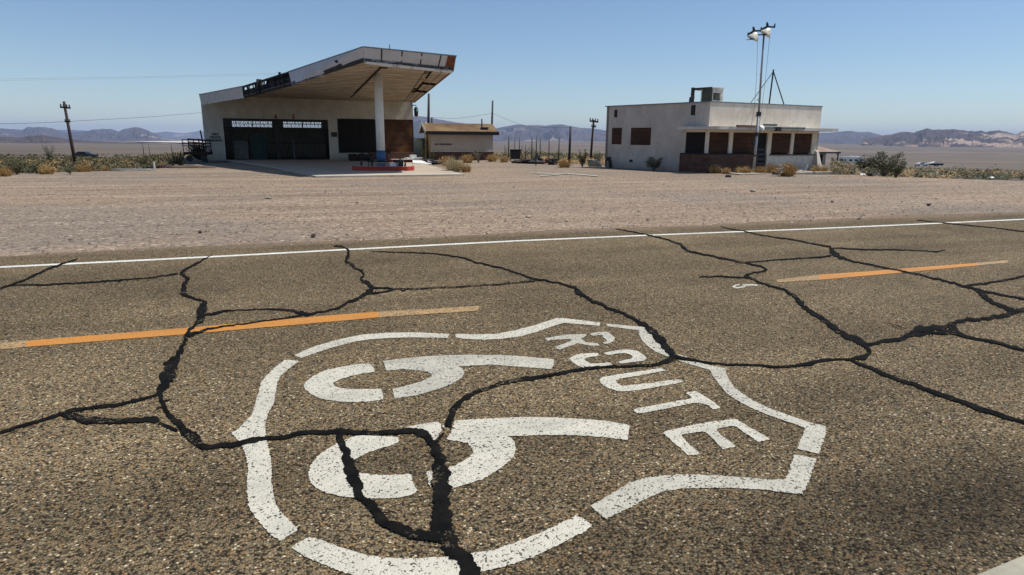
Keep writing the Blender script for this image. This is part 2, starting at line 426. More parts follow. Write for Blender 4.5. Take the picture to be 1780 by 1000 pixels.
# ------------------------------------------------------------------ terrain sheet (polar grid round the camera, out to the horizon)
rad = [0, 3, 6, 10, 15, 20, 25, 28, 31, 34, 35.5, 37, 38.5, 40, 43, 46, 50, 54, 58, 62, 67, 73, 80, 88, 97, 107, 118, 130, 145, 160, 180, 200, 225, 250, 285, 325, 370, 420, 480, 550, 640, 750, 880, 1040, 1250, 1500, 1800, 2200, 2700, 3300, 4000, 4800, 5700, 6800, 8000, 9500, 11500, 14000, 17000, 21000, 26000, 32000, 40000]
azs = [-180+i*4 for i in range(31)] + [-58+i*.75 for i in range(155)] + [60+i*4 for i in range(30)]
azs = sorted(set(azs))
mb = MB(); na = len(azs)
for i, r in enumerate(rad):
    for a in azs:
        x, y = r*math.sin(R(a)), r*math.cos(R(a))
        z = hgt(x, y)
        if r < 34: z -= .05
        else:
            z -= .05*max(0, 1-(r-34)/30)
            k = min(1, (r-34)/40)
            z += k*noise.fractal(Vector((x*.012, y*.012, 0)), 1, 2, 5)*.25*min(4, r/150)*k
            z += k*noise.noise(Vector((x*.12, y*.12, 3)))*.10
            if r > 1500: z += noise.fractal(Vector((x*.0008, y*.0008, 7)), 1, 2, 4)*r*.0012
        mb.v.append((x, y, z))
for i in range(len(rad)-1):
    for k in range(na):
        k2 = (k+1) % na
        mb.f.append((i*na+k, i*na+k2, (i+1)*na+k2, (i+1)*na+k))
g = mb.build('desert_ground', M['desert'], None, True); tag(g, 'wide brown desert plain falling away to the far mountains', 'ground', kind='structure')
# ------------------------------------------------------------------ gravel lot
def road_local(p): return RI @ Vector((p.x, p.y, 0))
def edge_off(x):      # ragged outer edge of the asphalt, local y beyond the white line
    return .95 + .22*noise.noise(Vector((x*.35, 0, 0))) + .30*noise.noise(Vector((x*.06, 5, 0))) + .10*noise.noise(Vector((x*2.2, 9, 0))) + .04*noise.noise(Vector((x*9, 2, 0)))+(-.35 if x < -6 else 0)*min(1, (-6-x)/8)
back = [(-500, 316), (-150, 306), (0, 301), (60, 298.5), (120, 295), (230, 291), (330, 286), (450, 280), (600, 276), (720, 277), (800, 275.5), (860, 277), (930, 281), (1050, 288), (1230, 297.5), (1320, 301), (1400, 303), (1480, 303), (1560, 304), (1640, 307), (1780, 310), (2100, 320), (2600, 345)]
bw = [G(*q) for q in back]
bl = [road_local(q) for q in bw]
bl = [Vector((-160, 22, 0))]+bl+[Vector((160, 40, 0))]
def back_y(x):
    for i in range(1, len(bl)):
        if bl[i-1].x <= x <= bl[i].x:
            t = (x-bl[i-1].x)/(bl[i].x-bl[i-1].x); return bl[i-1].y*(1-t)+bl[i].y*t
    return 30
mb = MB(); nx = 360; ny = 46
for j in range(ny+1):
    for i in range(nx+1):
        s_ = i/nx*2-1; x = 5+ s_*(30+85*abs(s_)**2)
        y1 = back_y(x)+.5*noise.noise(Vector((x*.5, 3, 1)))
        y0 = -.6; t = (j/ny)**1.35; y = y0+(y1-y0)*t
        w = RM @ Vector((x, y, 0))
        z = -.012+.013*noise.fractal(Vector((x*.35, y*.75, 0)), 1, 2, 4)*min(1, max(0, (y-.9)/1.5))
        z += .07*math.exp(-((y-(y1-1.6))/1.1)**2)*(noise.noise(Vector((x*.3, 1, 8)))+.4)*(1 if w.x < -13 or w.x > -2 else 0)
        if j == ny: z = -.09
        if hgt(w.x, w.y) < z: z = min(z, hgt(w.x, w.y)+.03)
        z = min(z, .05)
        mb.v.append((x, y, z))
for j in range(ny):
    for i in range(nx):
        a = j*(nx+1)+i; mb.f.append((a, a+1, a+nx+2, a+nx+1))
lot = mb.build('gravel_lot', M['lot'], None, True); lot.matrix_world = RM
tag(lot, 'pinkish brown gravel lot with tyre streaks between road and buildings', 'lot', kind='structure')
# ------------------------------------------------------------------ road
road = empty('road', (ROAD0.x, ROAD0.y, 0), RANG, 'cracked tan asphalt road with painted route shield', 'road', kind='structure')
k0, k1 = RI @ G(1690, 1000), RI @ G(1780, 963)
KY = (k0.y+k1.y)/2
mb = MB(); nx = 900
for i in range(nx+1):
    s_ = i/nx*2-1; x = s_*(22+98*abs(s_)**3)
    y1 = edge_off(x)
    for y, z in ((KY-4, -.001), (KY*.5, 0), (0, 0), (y1-.05, 0), (y1, -.012), (y1+.03, -.04)): mb.v.append((x, y, z))
for i in range(nx):
    for j in range(5): a = i*6+j; mb.f.append((a, a+6, a+7, a+1))
mb.build('asphalt_surface', M['asphalt'], road)
def gl(px, py, z): p = RI @ G(px, py, 0); return Vector((p.x, p.y, z))
# kerb strip: pale concrete, in the corner at the viewer's feet
dk = (k1-k0).normalized(); nk = Vector((dk.y, -dk.x, 0))
if (nk.y > 0): nk = -nk
a_ = k0-dk*30; b_ = k1+dk*60
mb = MB()
mb.cur = 0
prof = [(0, -.02), (.015, .012), (.05, .02), (1.6, .03), (1.6, -.05)]
pts = []
nseg = 240
for i in range(nseg+1):
    c_ = a_.lerp(b_, i/nseg)
    for o_, z_ in prof:
        q = c_+nk*(o_+ (.012*noise.noise(Vector((i*.9, 0, 4))) if o_ < .03 else 0)); mb.v.append((q.x, q.y, z_))
for i in range(nseg):
    for j in range(4): a = i*5+j; mb.f.append((a, a+1, a+6, a+5))
kb = mb.build('kerb_strip', simple('pale_kerb_concrete', (.40, .37, .28), .9, col2=(.28, .26, .20), scale=5, bmp=.2)); kb.matrix_world = RM.copy()
tag(kb, 'pale concrete gutter strip in the near right corner', 'kerb', kind='structure')
# ------------------------------------------------------------------ painted markings
def cv(tagc, pts):
    ox, oy, s = {'A': (400, 530, 3.704), 'A2': (400, 540, 4.547), 'B': (840, 530, 2.856), 'C': (400, 720, 2.697), 'D': (880, 540, 5.5625),
                 'E': (1130, 620, 4.0), 'F': (500, 700, 4.45), '1': (0, 400, 2.5), '2': (400, 400, 3.334), '3': (900, 380, 3.124), '4': (1350, 360, 2.5), 'p': (0, 0, 1)}[tagc]
    return [(ox+p[0]/s, oy+p[1]/s)+tuple(q/s for q in p[2:]) for p in pts]
def poly(name, pxs, mat, z=.004, parent=road, jit=.004, step=.009, smooth=1):
    w = [gl(x, y, 0) for x, y in pxs]
    # resample, round slightly, then jitter: sprayed paint on coarse stone
    pts = []
    n = len(w)
    for i in range(n):
        a, b = w[i], w[(i+1) % n]; L = (b-a).length; k = max(1, int(L/step))
        for j in range(k): pts.append(a.lerp(b, j/k))
    for _ in range(smooth):
        pts = [(pts[i-1]+pts[i]*2+pts[(i+1) % len(pts)])/4 for i in range(len(pts))]
    out = []
    for p in pts:
        q = p+Vector((noise.noise(p*75+Vector((0, 0, 3))), noise.noise(p*75+Vector((0, 0, 9))), 0))*jit*2.2
        out.append(Vector((q.x, q.y, z)))
    tris = tessellate_polygon([out])
    me = MB(); me.add(out, [tuple(t) for t in tris])
    return me.build(name, mat, parent)
def multi(name, polys, mats, parent=road, **kw):
    obs = [poly(name, p, M['paint'], parent=None, **kw) for p, _ in polys]
    mb = MB()
    for o, (_, mi) in zip(obs, polys):
        mb.cur = mi; mb.add([v.co.copy() for v in o.data.vertices], [tuple(f.vertices) for f in o.data.polygons])
        me = o.data; bpy.data.objects.remove(o); bpy.data.meshes.remove(me)
    return mb.build(name, mats, parent)
# shield outline, seven stencilled strokes
sh = []
sh.append((cv('A2', [(437,392),(370,440),(290,515),(245,570),(230,640),(205,720),(170,830),(110,890),(60,945),(5,978)]) + cv('C', [(40,125),(62,165),(75,200),(85,260),(78,330),(88,440),(120,490),(180,560),(235,600),(320,545),(265,490),(215,430),(195,340),(195,250),(185,180),(170,120)]) + cv('A2', [(275,900),(300,820),(345,740),(362,640),(375,570),(400,520),(455,470),(548,402)]), 0))
sh.append((cv('A', [(415,330),(480,295),(560,265),(700,225),(850,195),(1000,183),(1180,180),(1415,190),(1400,216),(1180,213),(1050,215),(900,225),(800,240),(650,280),(560,310),(460,345)]), 0))
sh.append((cv('A', [(1450,190),(1560,192)]) + cv('B', [(0,148),(60,147),(150,130),(250,105),(310,85),(365,68),(400,68),(580,90),(578,106),(480,98),(400,92),(340,110),(270,135),(180,160),(80,172),(0,175)]) + cv('A', [(1560,225),(1500,222),(1455,212)]), 0))
sh.append((cv('D', [(970,130),(1290,160),(1340,165),(1400,210),(1410,250),(1430,290),(1480,330),(1540,390),(1580,440),(1560,450),(1440,400),(1370,350),(1310,290),(1285,230),(1280,195),(970,155)]), 1))
sh.append((cv('E', [(195,30),(260,35),(340,45),(420,65),(500,80),(525,85),(530,120),(545,155),(580,210),(640,260),(720,310),(820,360),(920,395),(1030,435),(1120,465),(1220,487),(1222,540),(1200,600),(1175,680),(1100,665),(1025,645),(1035,610),(1060,550),(1080,500),(1040,485),(950,455),(860,425),(760,385),(680,350),(600,305),(540,265),(490,210),(460,170),(430,130),(415,95),(350,78),(270,55)]), 1))
sh.append((cv('D', [(1650,425),(1740,450),(1790,472),(1779,480),(1690,450),(1655,440)]), 0))
sh.append((cv('E', [(1010,685),(1160,715),(1140,770),(1110,850),(1085,910),(1060,960),(1000,955),(900,945),(800,930),(700,925),(560,918),(430,918),(300,920),(200,925),(100,940),(0,980)]) + cv('p', [(1100,881),(1053,904),(1025,881)]) + cv('B', [(640,940),(720,890),(800,862),(900,850),(1000,845),(1150,850),(1300,860),(1400,870),(1500,872),(1520,820),(1545,745)]), 1))
sh.append((cv('C', [(1625,475),(1560,510),(1450,560),(1350,600),(1250,635),(1120,660),(1000,675),(860,680),(760,680),(640,665),(540,635),(460,605),(370,580),(285,630),(350,670),(450,715),(560,755),(680,785),(900,800),(1080,785),(1170,745),(1300,715),(1430,670),(1550,610),(1650,560),(1700,525)]), 0))
o = multi('route_shield', sh, [M['paint'], M['paint_grey']]); o['label'] = 'white painted outline of a six-pointed route shield'
o = multi('digit', [(cv('A2', [(1040,422),(1110,425),(1135,455),(1140,487),(1060,500),(960,520),(860,550),(810,580),(830,605),(890,620),(1000,625),(1100,625),(1195,622),(1215,690),(1200,710),(1120,722),(1000,728),(880,725),(780,712),(700,695),(640,665),(600,630),(582,600),(600,565),(660,520),(740,480),(820,460),(920,440)]), 0),
  (cv('A', [(985,365),(1100,350),(1250,335),(1400,327),(1550,325)]) + cv('B', [(0,252),(100,252),(200,258),(350,272),(350,300),(335,322),(250,315),(150,308),(50,300),(0,300)]) + cv('A', [(1630,392),(1550,395),(1470,398),(1500,420),(1508,445),(1490,475),(1420,515),(1330,550),(1200,585),(1060,608),(1045,545),(1150,520),(1230,495),(1290,470),(1300,455),(1280,440),(1220,425),(1130,418),(1005,425)]), 1)], [M['paint'], M['paint_grey']])
o['label'] = 'painted digit 6 farther from the viewer'
o = multi('digit', [(cv('F', [(560,258),(700,262),(855,270),(860,310),(780,345),(700,365),(600,400),(510,450),(490,490),(500,530),(545,548),(700,565),(850,565),(955,558),(965,610),(1000,690),(960,720),(850,742),(720,748),(600,745),(480,740),(400,728),(300,705),(210,660),(175,620),(160,560),(175,490),(230,420),(310,360),(380,325),(450,290),(500,270)]), 0),
  (cv('F', [(1290,145),(1400,135),(1600,125)]) + cv('B', [(200,560),(350,562),(500,570),(620,580),(725,600),(718,675),(600,660),(450,650),(300,650),(120,655),(150,675),(165,710),(150,760),(80,820),(0,868)]) + cv('F', [(1400,630),(1250,678),(1235,510),(1300,490),(1400,430),(1435,390),(1425,355),(1390,315),(1230,290),(1260,240)]), 0),
  (cv('F', [(910,195),(1050,165),(1160,152),(1185,170),(1190,220),(1150,280),(1130,300),(1100,270),(1040,215)]), 0),
  (cv('F', [(1190,190),(1215,165),(1212,205)]), 0), (cv('F', [(1070,540),(1100,530),(1125,545),(1120,600),(1110,670),(1095,640),(1085,580)]), 0)], [M['paint'], M['paint_grey']])
o['label'] = 'painted digit 6 nearer the viewer, broken by tar'
L = 'painted letter '
o = multi('letter', [(cv('D', [(375,270),(500,250),(600,235),(760,230),(778,245),(740,265),(720,270),(740,290),(770,310),(830,315),(880,320),(905,340),(880,345),(800,342),(740,330),(690,320),(640,340),(560,365),(515,383),(490,375),(470,352),(560,325),(620,300),(640,285),(600,280),(500,285),(430,292),(400,297)]), 0),
  (cv('D', [(805,225),(880,212),(975,208),(1020,240),(1050,270),(1040,300),(1000,320),(950,328),(930,310),(980,300),(960,280),(935,260),(930,240),(870,245),(830,248)]), 0)], [M['paint_grey']]); o['label'] = L+'R'
o = multi('letter', [(cv('D', [(610,470),(650,440),(700,425),(870,412),(900,425),(880,445),(800,455),(760,470),(775,495),(810,518),(900,515),(1000,505),(1025,530),(1000,540),(850,548),(740,555),(700,545),(650,510)]), 0),
  (cv('D', [(940,415),(1000,400),(1100,385),(1180,380),(1270,395),(1330,435),(1360,470),(1330,490),(1200,505),(1100,518),(1080,500),(1150,480),(1210,470),(1225,450),(1200,430),(1150,415),(1080,420),(980,435),(965,430)]), 0)], [M['paint']]); o['label'] = L+'O'
o = poly('letter', cv('D', [(905,670),(920,650),(1100,620),(1300,590),(1500,560),(1545,585),(1400,610),(1250,640),(1100,662),(1060,685),(1070,705),(1120,735),(1250,720),(1400,705),(1530,685),(1660,668),(1715,690),(1650,710),(1500,735),(1300,770),(1180,785),(1080,785),(1000,760),(940,730),(910,700)]), M['paint']); o['label'] = L+'U'
o = poly('letter', cv('B', [(745,525),(770,515),(880,495),(1030,468),(1035,460),(1005,440),(1050,430),(1080,445),(1130,475),(1180,515),(1140,522),(1115,500),(1070,490),(1040,490),(900,520),(790,540),(760,542)]), M['paint']); o['label'] = L+'T'
o = poly('letter', cv('E', [(90,530),(110,522),(250,490),(400,460),(520,445),(600,437),(640,465),(700,500),(780,545),(835,580),(800,590),(750,598),(700,560),(650,530),(600,490),(560,485),(460,508),(490,550),(550,590),(598,630),(560,638),(505,650),(460,600),(420,560),(390,530),(350,525),(215,547),(240,580),(290,630),(350,680),(310,690),(260,692),(210,640),(150,590),(110,555)]), M['paint']); o['label'] = L+'E'
o = multi('survey_mark', [(cv('3', [(1218,360),(1270,357.5),(1302,361),(1303,369),(1275,366),(1222,367)]), 0), (cv('3', [(1163,371),(1180,361),(1205,358),(1206,363),(1186,367),(1180,371),(1192,374),(1236,368),(1237,374),(1195,381),(1172,378)]), 0)], [M['paint']], jit=.0015); o['label'] = 'small white sprayed mark between the centre dashes'
# edge line
def strip(name, left, right, mats, z, segs=None, jit=.003, step=.03, parent=road):
    mb = MB(); n = len(left); prev = None; k = 0
    for i in range(n-1):
        La = max(1, int((left[i+1]-left[i]).length/step))
        for j in range(La+(1 if i == n-2 else 0)):
            t = j/La; a = left[i].lerp(left[i+1], t); b = right[i].lerp(right[i+1], t)
            d = (b-a).normalized() if (b-a).length > 0 else Vector((0, 1, 0))
            a = a + d*jit*noise.noise(a*60)*2; b = b + d*jit*noise.noise(b*60+Vector((0, 0, 7)))*2
            mb.v += [(a.x, a.y, z), (b.x, b.y, z)]
            if k: mb.f.append((2*k-2, 2*k, 2*k+1, 2*k-1)); mb.mi.append(segs[i] if segs else 0)
            k += 1
    return mb.build(name, mats, parent)
el = [(0,465),(200,455.3),(400,445.3),(600,434.5),(900,419.2),(1150,408.5),(1400,398.8),(1600,390),(1780,381.6)]
ep = [gl(x, y, 0) for x, y in el]
ep = [ep[0]+(ep[0]-ep[1]).normalized()*100]+ep+[ep[-1]+(ep[-1]-ep[-2]).normalized()*90]
o = strip('edge_line', [p+Vector((0, .062, 0)) for p in ep], [p-Vector((0, .062, 0)) for p in ep], [M['paint_line']], .004); o['label'] = 'solid white line along the far road edge'
for t_, b_, sg, lb in (([(-90,604),(50,593),(320,571),(610,546),(660,542.5),(745,538),(834,532.5)], [(-90,617),(50,603.5),(320,582),(610,557),(660,552),(745,546.5),(830,541)], [1,0,0,0,1,1], 'orange centre dash with faded ends, left'),
                       ([(1348,487),(1425,478),(1500,473),(1600,465),(1700,457.5),(1751,453)], [(1352,491.5),(1425,487),(1500,480.5),(1600,471.5),(1700,462),(1752,457)], [1,0,0,0,1], 'orange centre dash with faded ends, right')):
    o = strip('centre_dash', [gl(x, y, 0) for x, y in t_], [gl(x, y, 0) for x, y in b_], [M['orange'], M['orange_old']], .004, sg, jit=.004, step=.012); o['label'] = lb
# ------------------------------------------------------------------ tar seams
def crack(pts, z=.008, label=None):
    # pts: (px, py, width px); edges are walked in photo space and laid on the asphalt
    P2 = [Vector((p[0], p[1], 0)) for p in pts]; W = [p[2] for p in pts]
    c_ = []
    for i in range(len(P2)-1):
        L_ = (P2[i+1]-P2[i]).length; k = max(2, int(L_/1.7))
        for j in range(k): c_.append((P2[i].lerp(P2[i+1], j/k), W[i]+(W[i+1]-W[i])*j/k))
    c_.append((P2[-1], W[-1]))
    for _ in range(2):
        c_ = [c_[0]]+[((c_[i-1][0]+c_[i][0]*2+c_[i+1][0])/4, c_[i][1]) for i in range(1, len(c_)-1)]+[c_[-1]]
    mb = MB()
    for i, (p, w) in enumerate(c_):
        d = (c_[min(i+1, len(c_)-1)][0]-c_[max(i-1, 0)][0]).normalized(); n_ = Vector((-d.y, d.x, 0))
        base = gl(p.x, p.y, 0); w *= .8+.27*min(1, w/20)
        s1 = .5*w*(1+.5*noise.noise(base*12+Vector((0, 0, 2)))+.32*noise.noise(base*45+Vector((0, 0, 5)))+.24*noise.noise(base*120+Vector((0, 0, 6))))
        s2 = .5*w*(1+.5*noise.noise(base*12+Vector((0, 0, 12)))+.32*noise.noise(base*45+Vector((0, 0, 15)))+.24*noise.noise(base*120+Vector((0, 0, 16))))
        wob = .35*w*noise.noise(base*9+Vector((0, 0, 22)))+ 1.7*noise.noise(base*11+Vector((0, 0, 31)))*min(1, (p.y-400)/150)+.6*noise.noise(base*30)
        tp = 1.0 if 0 < i < len(c_)-1 else .3
        a = p+n_*(s1*tp+wob); b = p-n_*(s2*tp-wob)
        A = gl(a.x, a.y, z); B = gl(b.x, b.y, z); mid = gl((a.x+b.x)/2, (a.y+b.y)/2, z+.004)
        mb.v += [tuple(A), tuple(mid), tuple(B)]
    for i in range(len(c_)-1):
        a = i*3; mb.f += [(a, a+3, a+4, a+1), (a+1, a+4, a+5, a+2)]
    return mb
CR = [
 ('long tar seam down the left of the road to the shield', [cv('1', [(925,108,2),(850,150,12),(830,160,10),(785,190,14),(820,215,14),(800,240,20),(795,275,24),(815,292,12),(860,303,8),(903,313,10),(882,335,36),(872,365,36),(876,388,34),(850,415,14),(812,450,16),(800,500,16),(782,540,30),(748,590,50),(722,650,56),(705,700,32),(695,718,24),(705,745,20),(725,790,20),(760,840,24),(820,885,40),(870,935,36),(920,945,18),(1000,935,26),(1125,918,28)])]),
 ('tar seam running left from the long seam to the frame edge', [cv('1', [(690,715,14),(600,745,14),(500,765,14),(400,775,14),(300,792,16),(200,825,14),(100,855,14),(0,885,12),(-120,915,12)])]),
 ('short fat tar patch below the left seam', [cv('1', [(255,800,10),(300,812,26),(400,835,30),(500,832,20),(600,828,20),(680,828,30),(697,832,4)]), cv('1', [(690,838,6),(735,862,14),(775,878,10)])]),
 ('tar seam crossing the white line at far left', [cv('1', [(338,128,6),(270,150,9),(200,175,10),(130,210,10),(50,240,10),(0,255,9),(-100,278,8)]), cv('1', [(50,242,4),(200,240,6),(350,232,6),(550,218,5),(650,210,4),(775,193,6)])]),
 ('branching tar seam left of centre with a triangular fork', [cv('1', [(880,372,10),(950,362,14),(1000,352,6)])+cv('2', [(0,472,6),(130,465,6),(260,462,8),(350,468,12),(410,482,24),(440,492,20),(520,480,10),(620,458,12),(680,425,16),(760,390,20),(810,355,34),(830,335,24),(790,310,22),(755,285,16),(780,265,10),(760,240,14),(735,230,10),(715,210,20),(690,190,14),(665,185,14),(682,160,22),(690,125,14),(670,105,8),(640,97,14),(600,95,8)]),
   cv('2', [(440,492,8),(350,510,8),(250,525,8),(150,540,8),(50,552,8),(0,560,8)])+cv('1', [(900,435,10),(850,450,16),(815,465,20)]),
   cv('2', [(820,370,12),(880,365,8),(950,350,8)]),
   cv('2', [(820,340,14),(870,338,8),(920,343,10),(955,348,8),(1100,345,6),(1300,335,6),(1500,322,6)])+cv('3', [(0,352,5),(60,346,6),(135,338,6)])]),
 ('long tar seam from the white line down to the shield corner', [cv('2', [(820,127,3),(900,128,5),(1050,133,6),(1180,138,7),(1280,152,8),(1360,165,8),(1420,190,10),(1500,205,9),(1580,225,10)])+cv('3', [(0,300,8),(70,325,10),(150,340,10),(230,355,9),(310,378,14),(325,400,30),(370,430,18),(440,465,16),(500,495,14),(570,515,14),(640,555,18),(700,590,28),(750,640,42),(800,695,40),(845,750,34)])]),
 ('tar seam from the shield corner to the right fork', [cv('3', [(835,748,26),(900,765,16),(980,778,10),(1080,792,10),(1180,798,10),(1300,800,10),(1420,808,12)])+cv('4', [(0,695,10),(80,692,12),(150,682,18),(200,670,14),(270,662,6),(320,667,10),(380,655,24),(410,635,16),(390,610,18),(360,585,30),(280,550,26),(240,515,22),(180,475,20),(120,440,18),(100,415,24),(70,385,14),(30,358,10)])+cv('3', [(1400,380,12),(1330,355,10),(1260,325,14),(1235,318,24),(1270,300,8),(1320,292,8),(1355,280,14),(1330,265,10),(1220,240,10),(1120,220,10),(1020,200,10),(930,180,14),(895,160,16),(890,143,16),(850,130,8),(780,108,8),(700,90,7),(620,72,6),(530,58,4)]),
   cv('3', [(985,320,5),(1100,317,7),(1200,322,8),(1235,322,8)])]),
 ('tar seam crossing the right centre dash', [cv('3', [(1100,45,3),(1140,55,5),(1220,68,6),(1300,88,6),(1400,103,6),(1500,115,6)])+cv('4', [(0,135,6),(80,145,6),(150,160,7),(235,175,10),(240,195,22),(258,212,20),(330,238,8),(420,255,8),(500,272,8),(600,292,8),(700,315,9),(800,342,10),(880,365,14),(960,380,9),(1075,402,9),(1200,425,9)]),
   cv('3', [(1220,241,6),(1300,236,5),(1400,228,6)])+cv('4', [(0,231,5),(120,225,6),(240,215,8)]), cv('4', [(240,180,4),(400,187,5),(560,188,4),(700,196,4),(735,188,4)])]),
 ('thin tar seam at the far right near the white line', [cv('4', [(610,58,4),(700,68,4),(800,78,5),(950,92,4),(1075,108,5),(1200,120,4)])]),
 ('tar fork at the right frame edge', [cv('4', [(800,345,8),(900,335,10),(1000,318,10),(1075,302,10),(1200,280,10)]), cv('4', [(870,365,20),(910,395,22),(950,425,16),(1030,452,20)])]),
 ('broad smeared tar seam at right', [cv('4', [(385,600,20),(450,592,16),(530,578,20),(580,560,24),(610,535,30),(680,530,22),(740,522,20),(785,500,18),(850,492,16),(950,482,18),(1030,462,22),(1075,448,20),(1200,405,20)]), cv('4', [(580,560,14),(640,554,14),(700,547,14),(755,545,26),(820,565,12),(900,582,12),(1000,605,12),(1075,628,14),(1200,650,12)]), cv('4', [(745,505,6),(755,520,34),(775,545,30),(790,552,10)]), cv('4', [(480,512,2),(520,520,3),(550,528,2)])]),
 ('tar seam slanting down to the lower right', [cv('4', [(320,667,10),(370,690,14),(470,730,14),(560,765,16),(650,795,18),(750,830,18),(850,870,20),(920,890,20),(1000,915,18),(1075,940,18),(1250,990,18)])]),
 ('thick tar seam through the shield to the bottom of the frame', [cv('C', [(-20,148,22),(0,145,24),(100,130,22),(200,118,18),(300,102,20),(400,90,22),(480,85,24),(560,85,26),(660,92,20),(780,90,26),(860,85,26),(900,95,40),(940,120,36),(962,150,34),(975,180,54),(985,260,66),(990,360,72),(995,450,80),(1003,540,96),(1035,620,74),(1070,680,64),(1115,740,76),(1170,800,84),(1260,900,90)])]),
 ('tar seam curving through the nearer digit', [cv('C', [(515,92,30),(530,160,36),(550,230,50),(575,300,54),(600,370,48),(625,400,26),(670,450,46),(740,510,44),(820,550,44),(900,580,44),(1000,598,40)])]),
 ('tar seam from the shield corner curving to the nearer digit', [cv('D', [(1620,450,40),(1560,490,40),(1500,510,34),(1400,535,30),(1250,545,22),(1100,548,20),(950,552,22),(800,565,26),(650,590,30),(500,620,34),(350,645,34),(200,665,40),(0,700,36)])+cv('A', [(1600,560,26),(1500,610,32),(1440,670,40),(1412,740,46),(1400,790,40)]), cv('C', [(1005,95,8),(985,120,14),(965,145,20)])]),
]
for lab, parts in CR:
    mb = MB()
    for q, pp in enumerate(parts):
        k = crack(pp, z=.008+.0015*q); mb.add(k.v, k.f)
        rs = random.Random(len(lab)+q*7)
        tot = sum(math.hypot(pp[i+1][0]-pp[i][0], pp[i+1][1]-pp[i][1]) for i in range(len(pp)-1))
        for _ in range(int(tot/55)):                      # hairline spurs and crumbs of tar beside the seam
            i = rs.randrange(len(pp)-1); t = rs.random(); x = pp[i][0]*(1-t)+pp[i+1][0]*t; y = pp[i][1]*(1-t)+pp[i+1][1]*t
            if y < 470: continue
            a = rs.uniform(0, 6.28); L_ = rs.uniform(5, 22)*(y/700)**1.5; w_ = rs.uniform(1.0, 2.0)*(y/700)
            k = crack([(x, y, w_*1.6), (x+math.cos(a)*L_*.5, y+math.sin(a)*L_*.25+rs.uniform(-1.5, 1.5), w_), (x+math.cos(a)*L_, y+math.sin(a)*L_*.5, w_*.3)], z=.0075); mb.add(k.v, k.f)
        for _ in range(int(tot/14)):
            i = rs.randrange(len(pp)-1); t = rs.random(); x = pp[i][0]*(1-t)+pp[i+1][0]*t; y = pp[i][1]*(1-t)+pp[i+1][1]*t; w_ = pp[i][2]
            if y < 470: continue
            d_ = Vector((pp[i+1][0]-pp[i][0], pp[i+1][1]-pp[i][1])).normalized(); o_ = rs.choice((-1, 1))*(w_*.5+rs.uniform(-1, 3)); cx_, cy_ = x-d_.y*o_, y+d_.x*o_
            r_ = rs.uniform(.5, 1.9)*(y/700); ring = [gl(cx_+math.cos(q_)*r_*rs.uniform(.7, 1.3), cy_+math.sin(q_)*r_*.6, .0072) for q_ in (0, 1.05, 2.1, 3.14, 4.2, 5.25)]
            mb.add(ring, [(0, 1, 2, 3, 4, 5)])
    o = mb.build('tar_seam', M['tar'], road, True); o['label'] = lab
# white painted bars far out on the lot
mb = MB()
def lotpoly(pts, z=.02):
    w = [G(x, y) for x, y in pts]; return [(p.x, p.y, z) for p in w]
for pts in ([(921,301.7),(935,301.2),(960,302.0),(985,301.6),(1010,303.6),(1040,306.2),(1036,307.2),(1006,304.8),(984,302.9),(955,303.1),(935,302.5)], [(938,306.0),(958,304.3),(972,303.3),(976,304.0),(960,305.6),(942,306.9)]):
    mb.add(lotpoly(pts), [tuple(range(len(pts)))])
o = mb.build('parking_mark', M['paint_grey']); o.parent = lot; o.matrix_parent_inverse = lot.matrix_world.inverted()
# ------------------------------------------------------------------ mountains
def rock_mat(name, a, bcol, sand, sandlo):
    m, nt, b = nodes(name); v = coords(nt)
    n1 = noi(nt, v, .0011, 9, .65)
    c = ramp(nt, n1, [(.36, a), (.62, bcol)])
    n2 = noi(nt, coords(nt, (1, 1, 2.2)), .0007, 7, .6)
    c = mix(nt, ramp(nt, n2, [(sandlo, 0), (sandlo+.05, 1)]), c, sand)
    nt.links.new(c, b.inputs['Base Color']); b.inputs['Roughness'].default_value = .95
    return m
def mountains(name, sky, base, D, depth, mat, label, seed, rough=1.0, nseg=260, nrow=22):
    """heightfield: skyline (px,py) at distance D, foot at pixel row base, nearer by `depth`"""
    mb = MB(); sky = sorted(sky)
    x0, x1 = sky[0][0], sky[-1][0]; xs = [p[0] for p in sky]; ys = [p[1] for p in sky]
    for j in range(nrow+1):
        t = j/nrow                       # 0 foot .. .7 ridge .. 1 back foot
        for i in range(nseg+1):
            px = x0+(x1-x0)*i/nseg; py = lerp_tab(xs, ys, px)+.9*rough*noise.fractal(Vector((px*.09, seed*3, 0)), 1, 2, 4)
            by = base(px)
            rp = P(px, py, D)
            wob = depth*.12*noise.noise(Vector((px*.02, seed, 1)))
            Y = D - depth*(1-t/.7) if t <= .7 else D+depth*.8*(t-.7)/.3
            p = P(px, (py+by)/2, Y+wob); 
            foot = P(px, by, D-depth).z - 30
            if t <= .7: k = (t/.7); prof = k**1.25
            else: prof = 1-((t-.7)/.3)**1.1
            n3 = Vector((p.x, p.y, 0))*(3.2/depth)+Vector((seed*5, 0, 0))
            rid = (1-abs(noise.fractal(n3*2.2, .9, 2, 6))*2.2)
            fr = noise.fractal(n3*5, .8, 2.1, 6)
            H_ = rp.z-foot
            z = foot+H_*max(0, prof*(1+rough*.0) + rough*(.26*(rid-.65)+.12*fr)*math.sin(math.pi*min(1, t/.7))**.7*(1 if t < .7 else 1))
            if abs(t-.7) < 1e-6 or (t > .6 and t < .75): z = min(z, foot+H_*(1+.02*fr)) if abs(t-.7) > .02 else foot+H_
            mb.v.append((p.x, p.y, z))
    for j in range(nrow):
        for i in range(nseg):
            a = j*(nseg+1)+i; mb.f.append((a, a+1, a+nseg+2, a+nseg+1))
    o = mb.build(name, mat, None, False)
    return tag(o, label, 'mountains', kind='structure')
HZ = lambda px: 242.6+(px-890)*.008
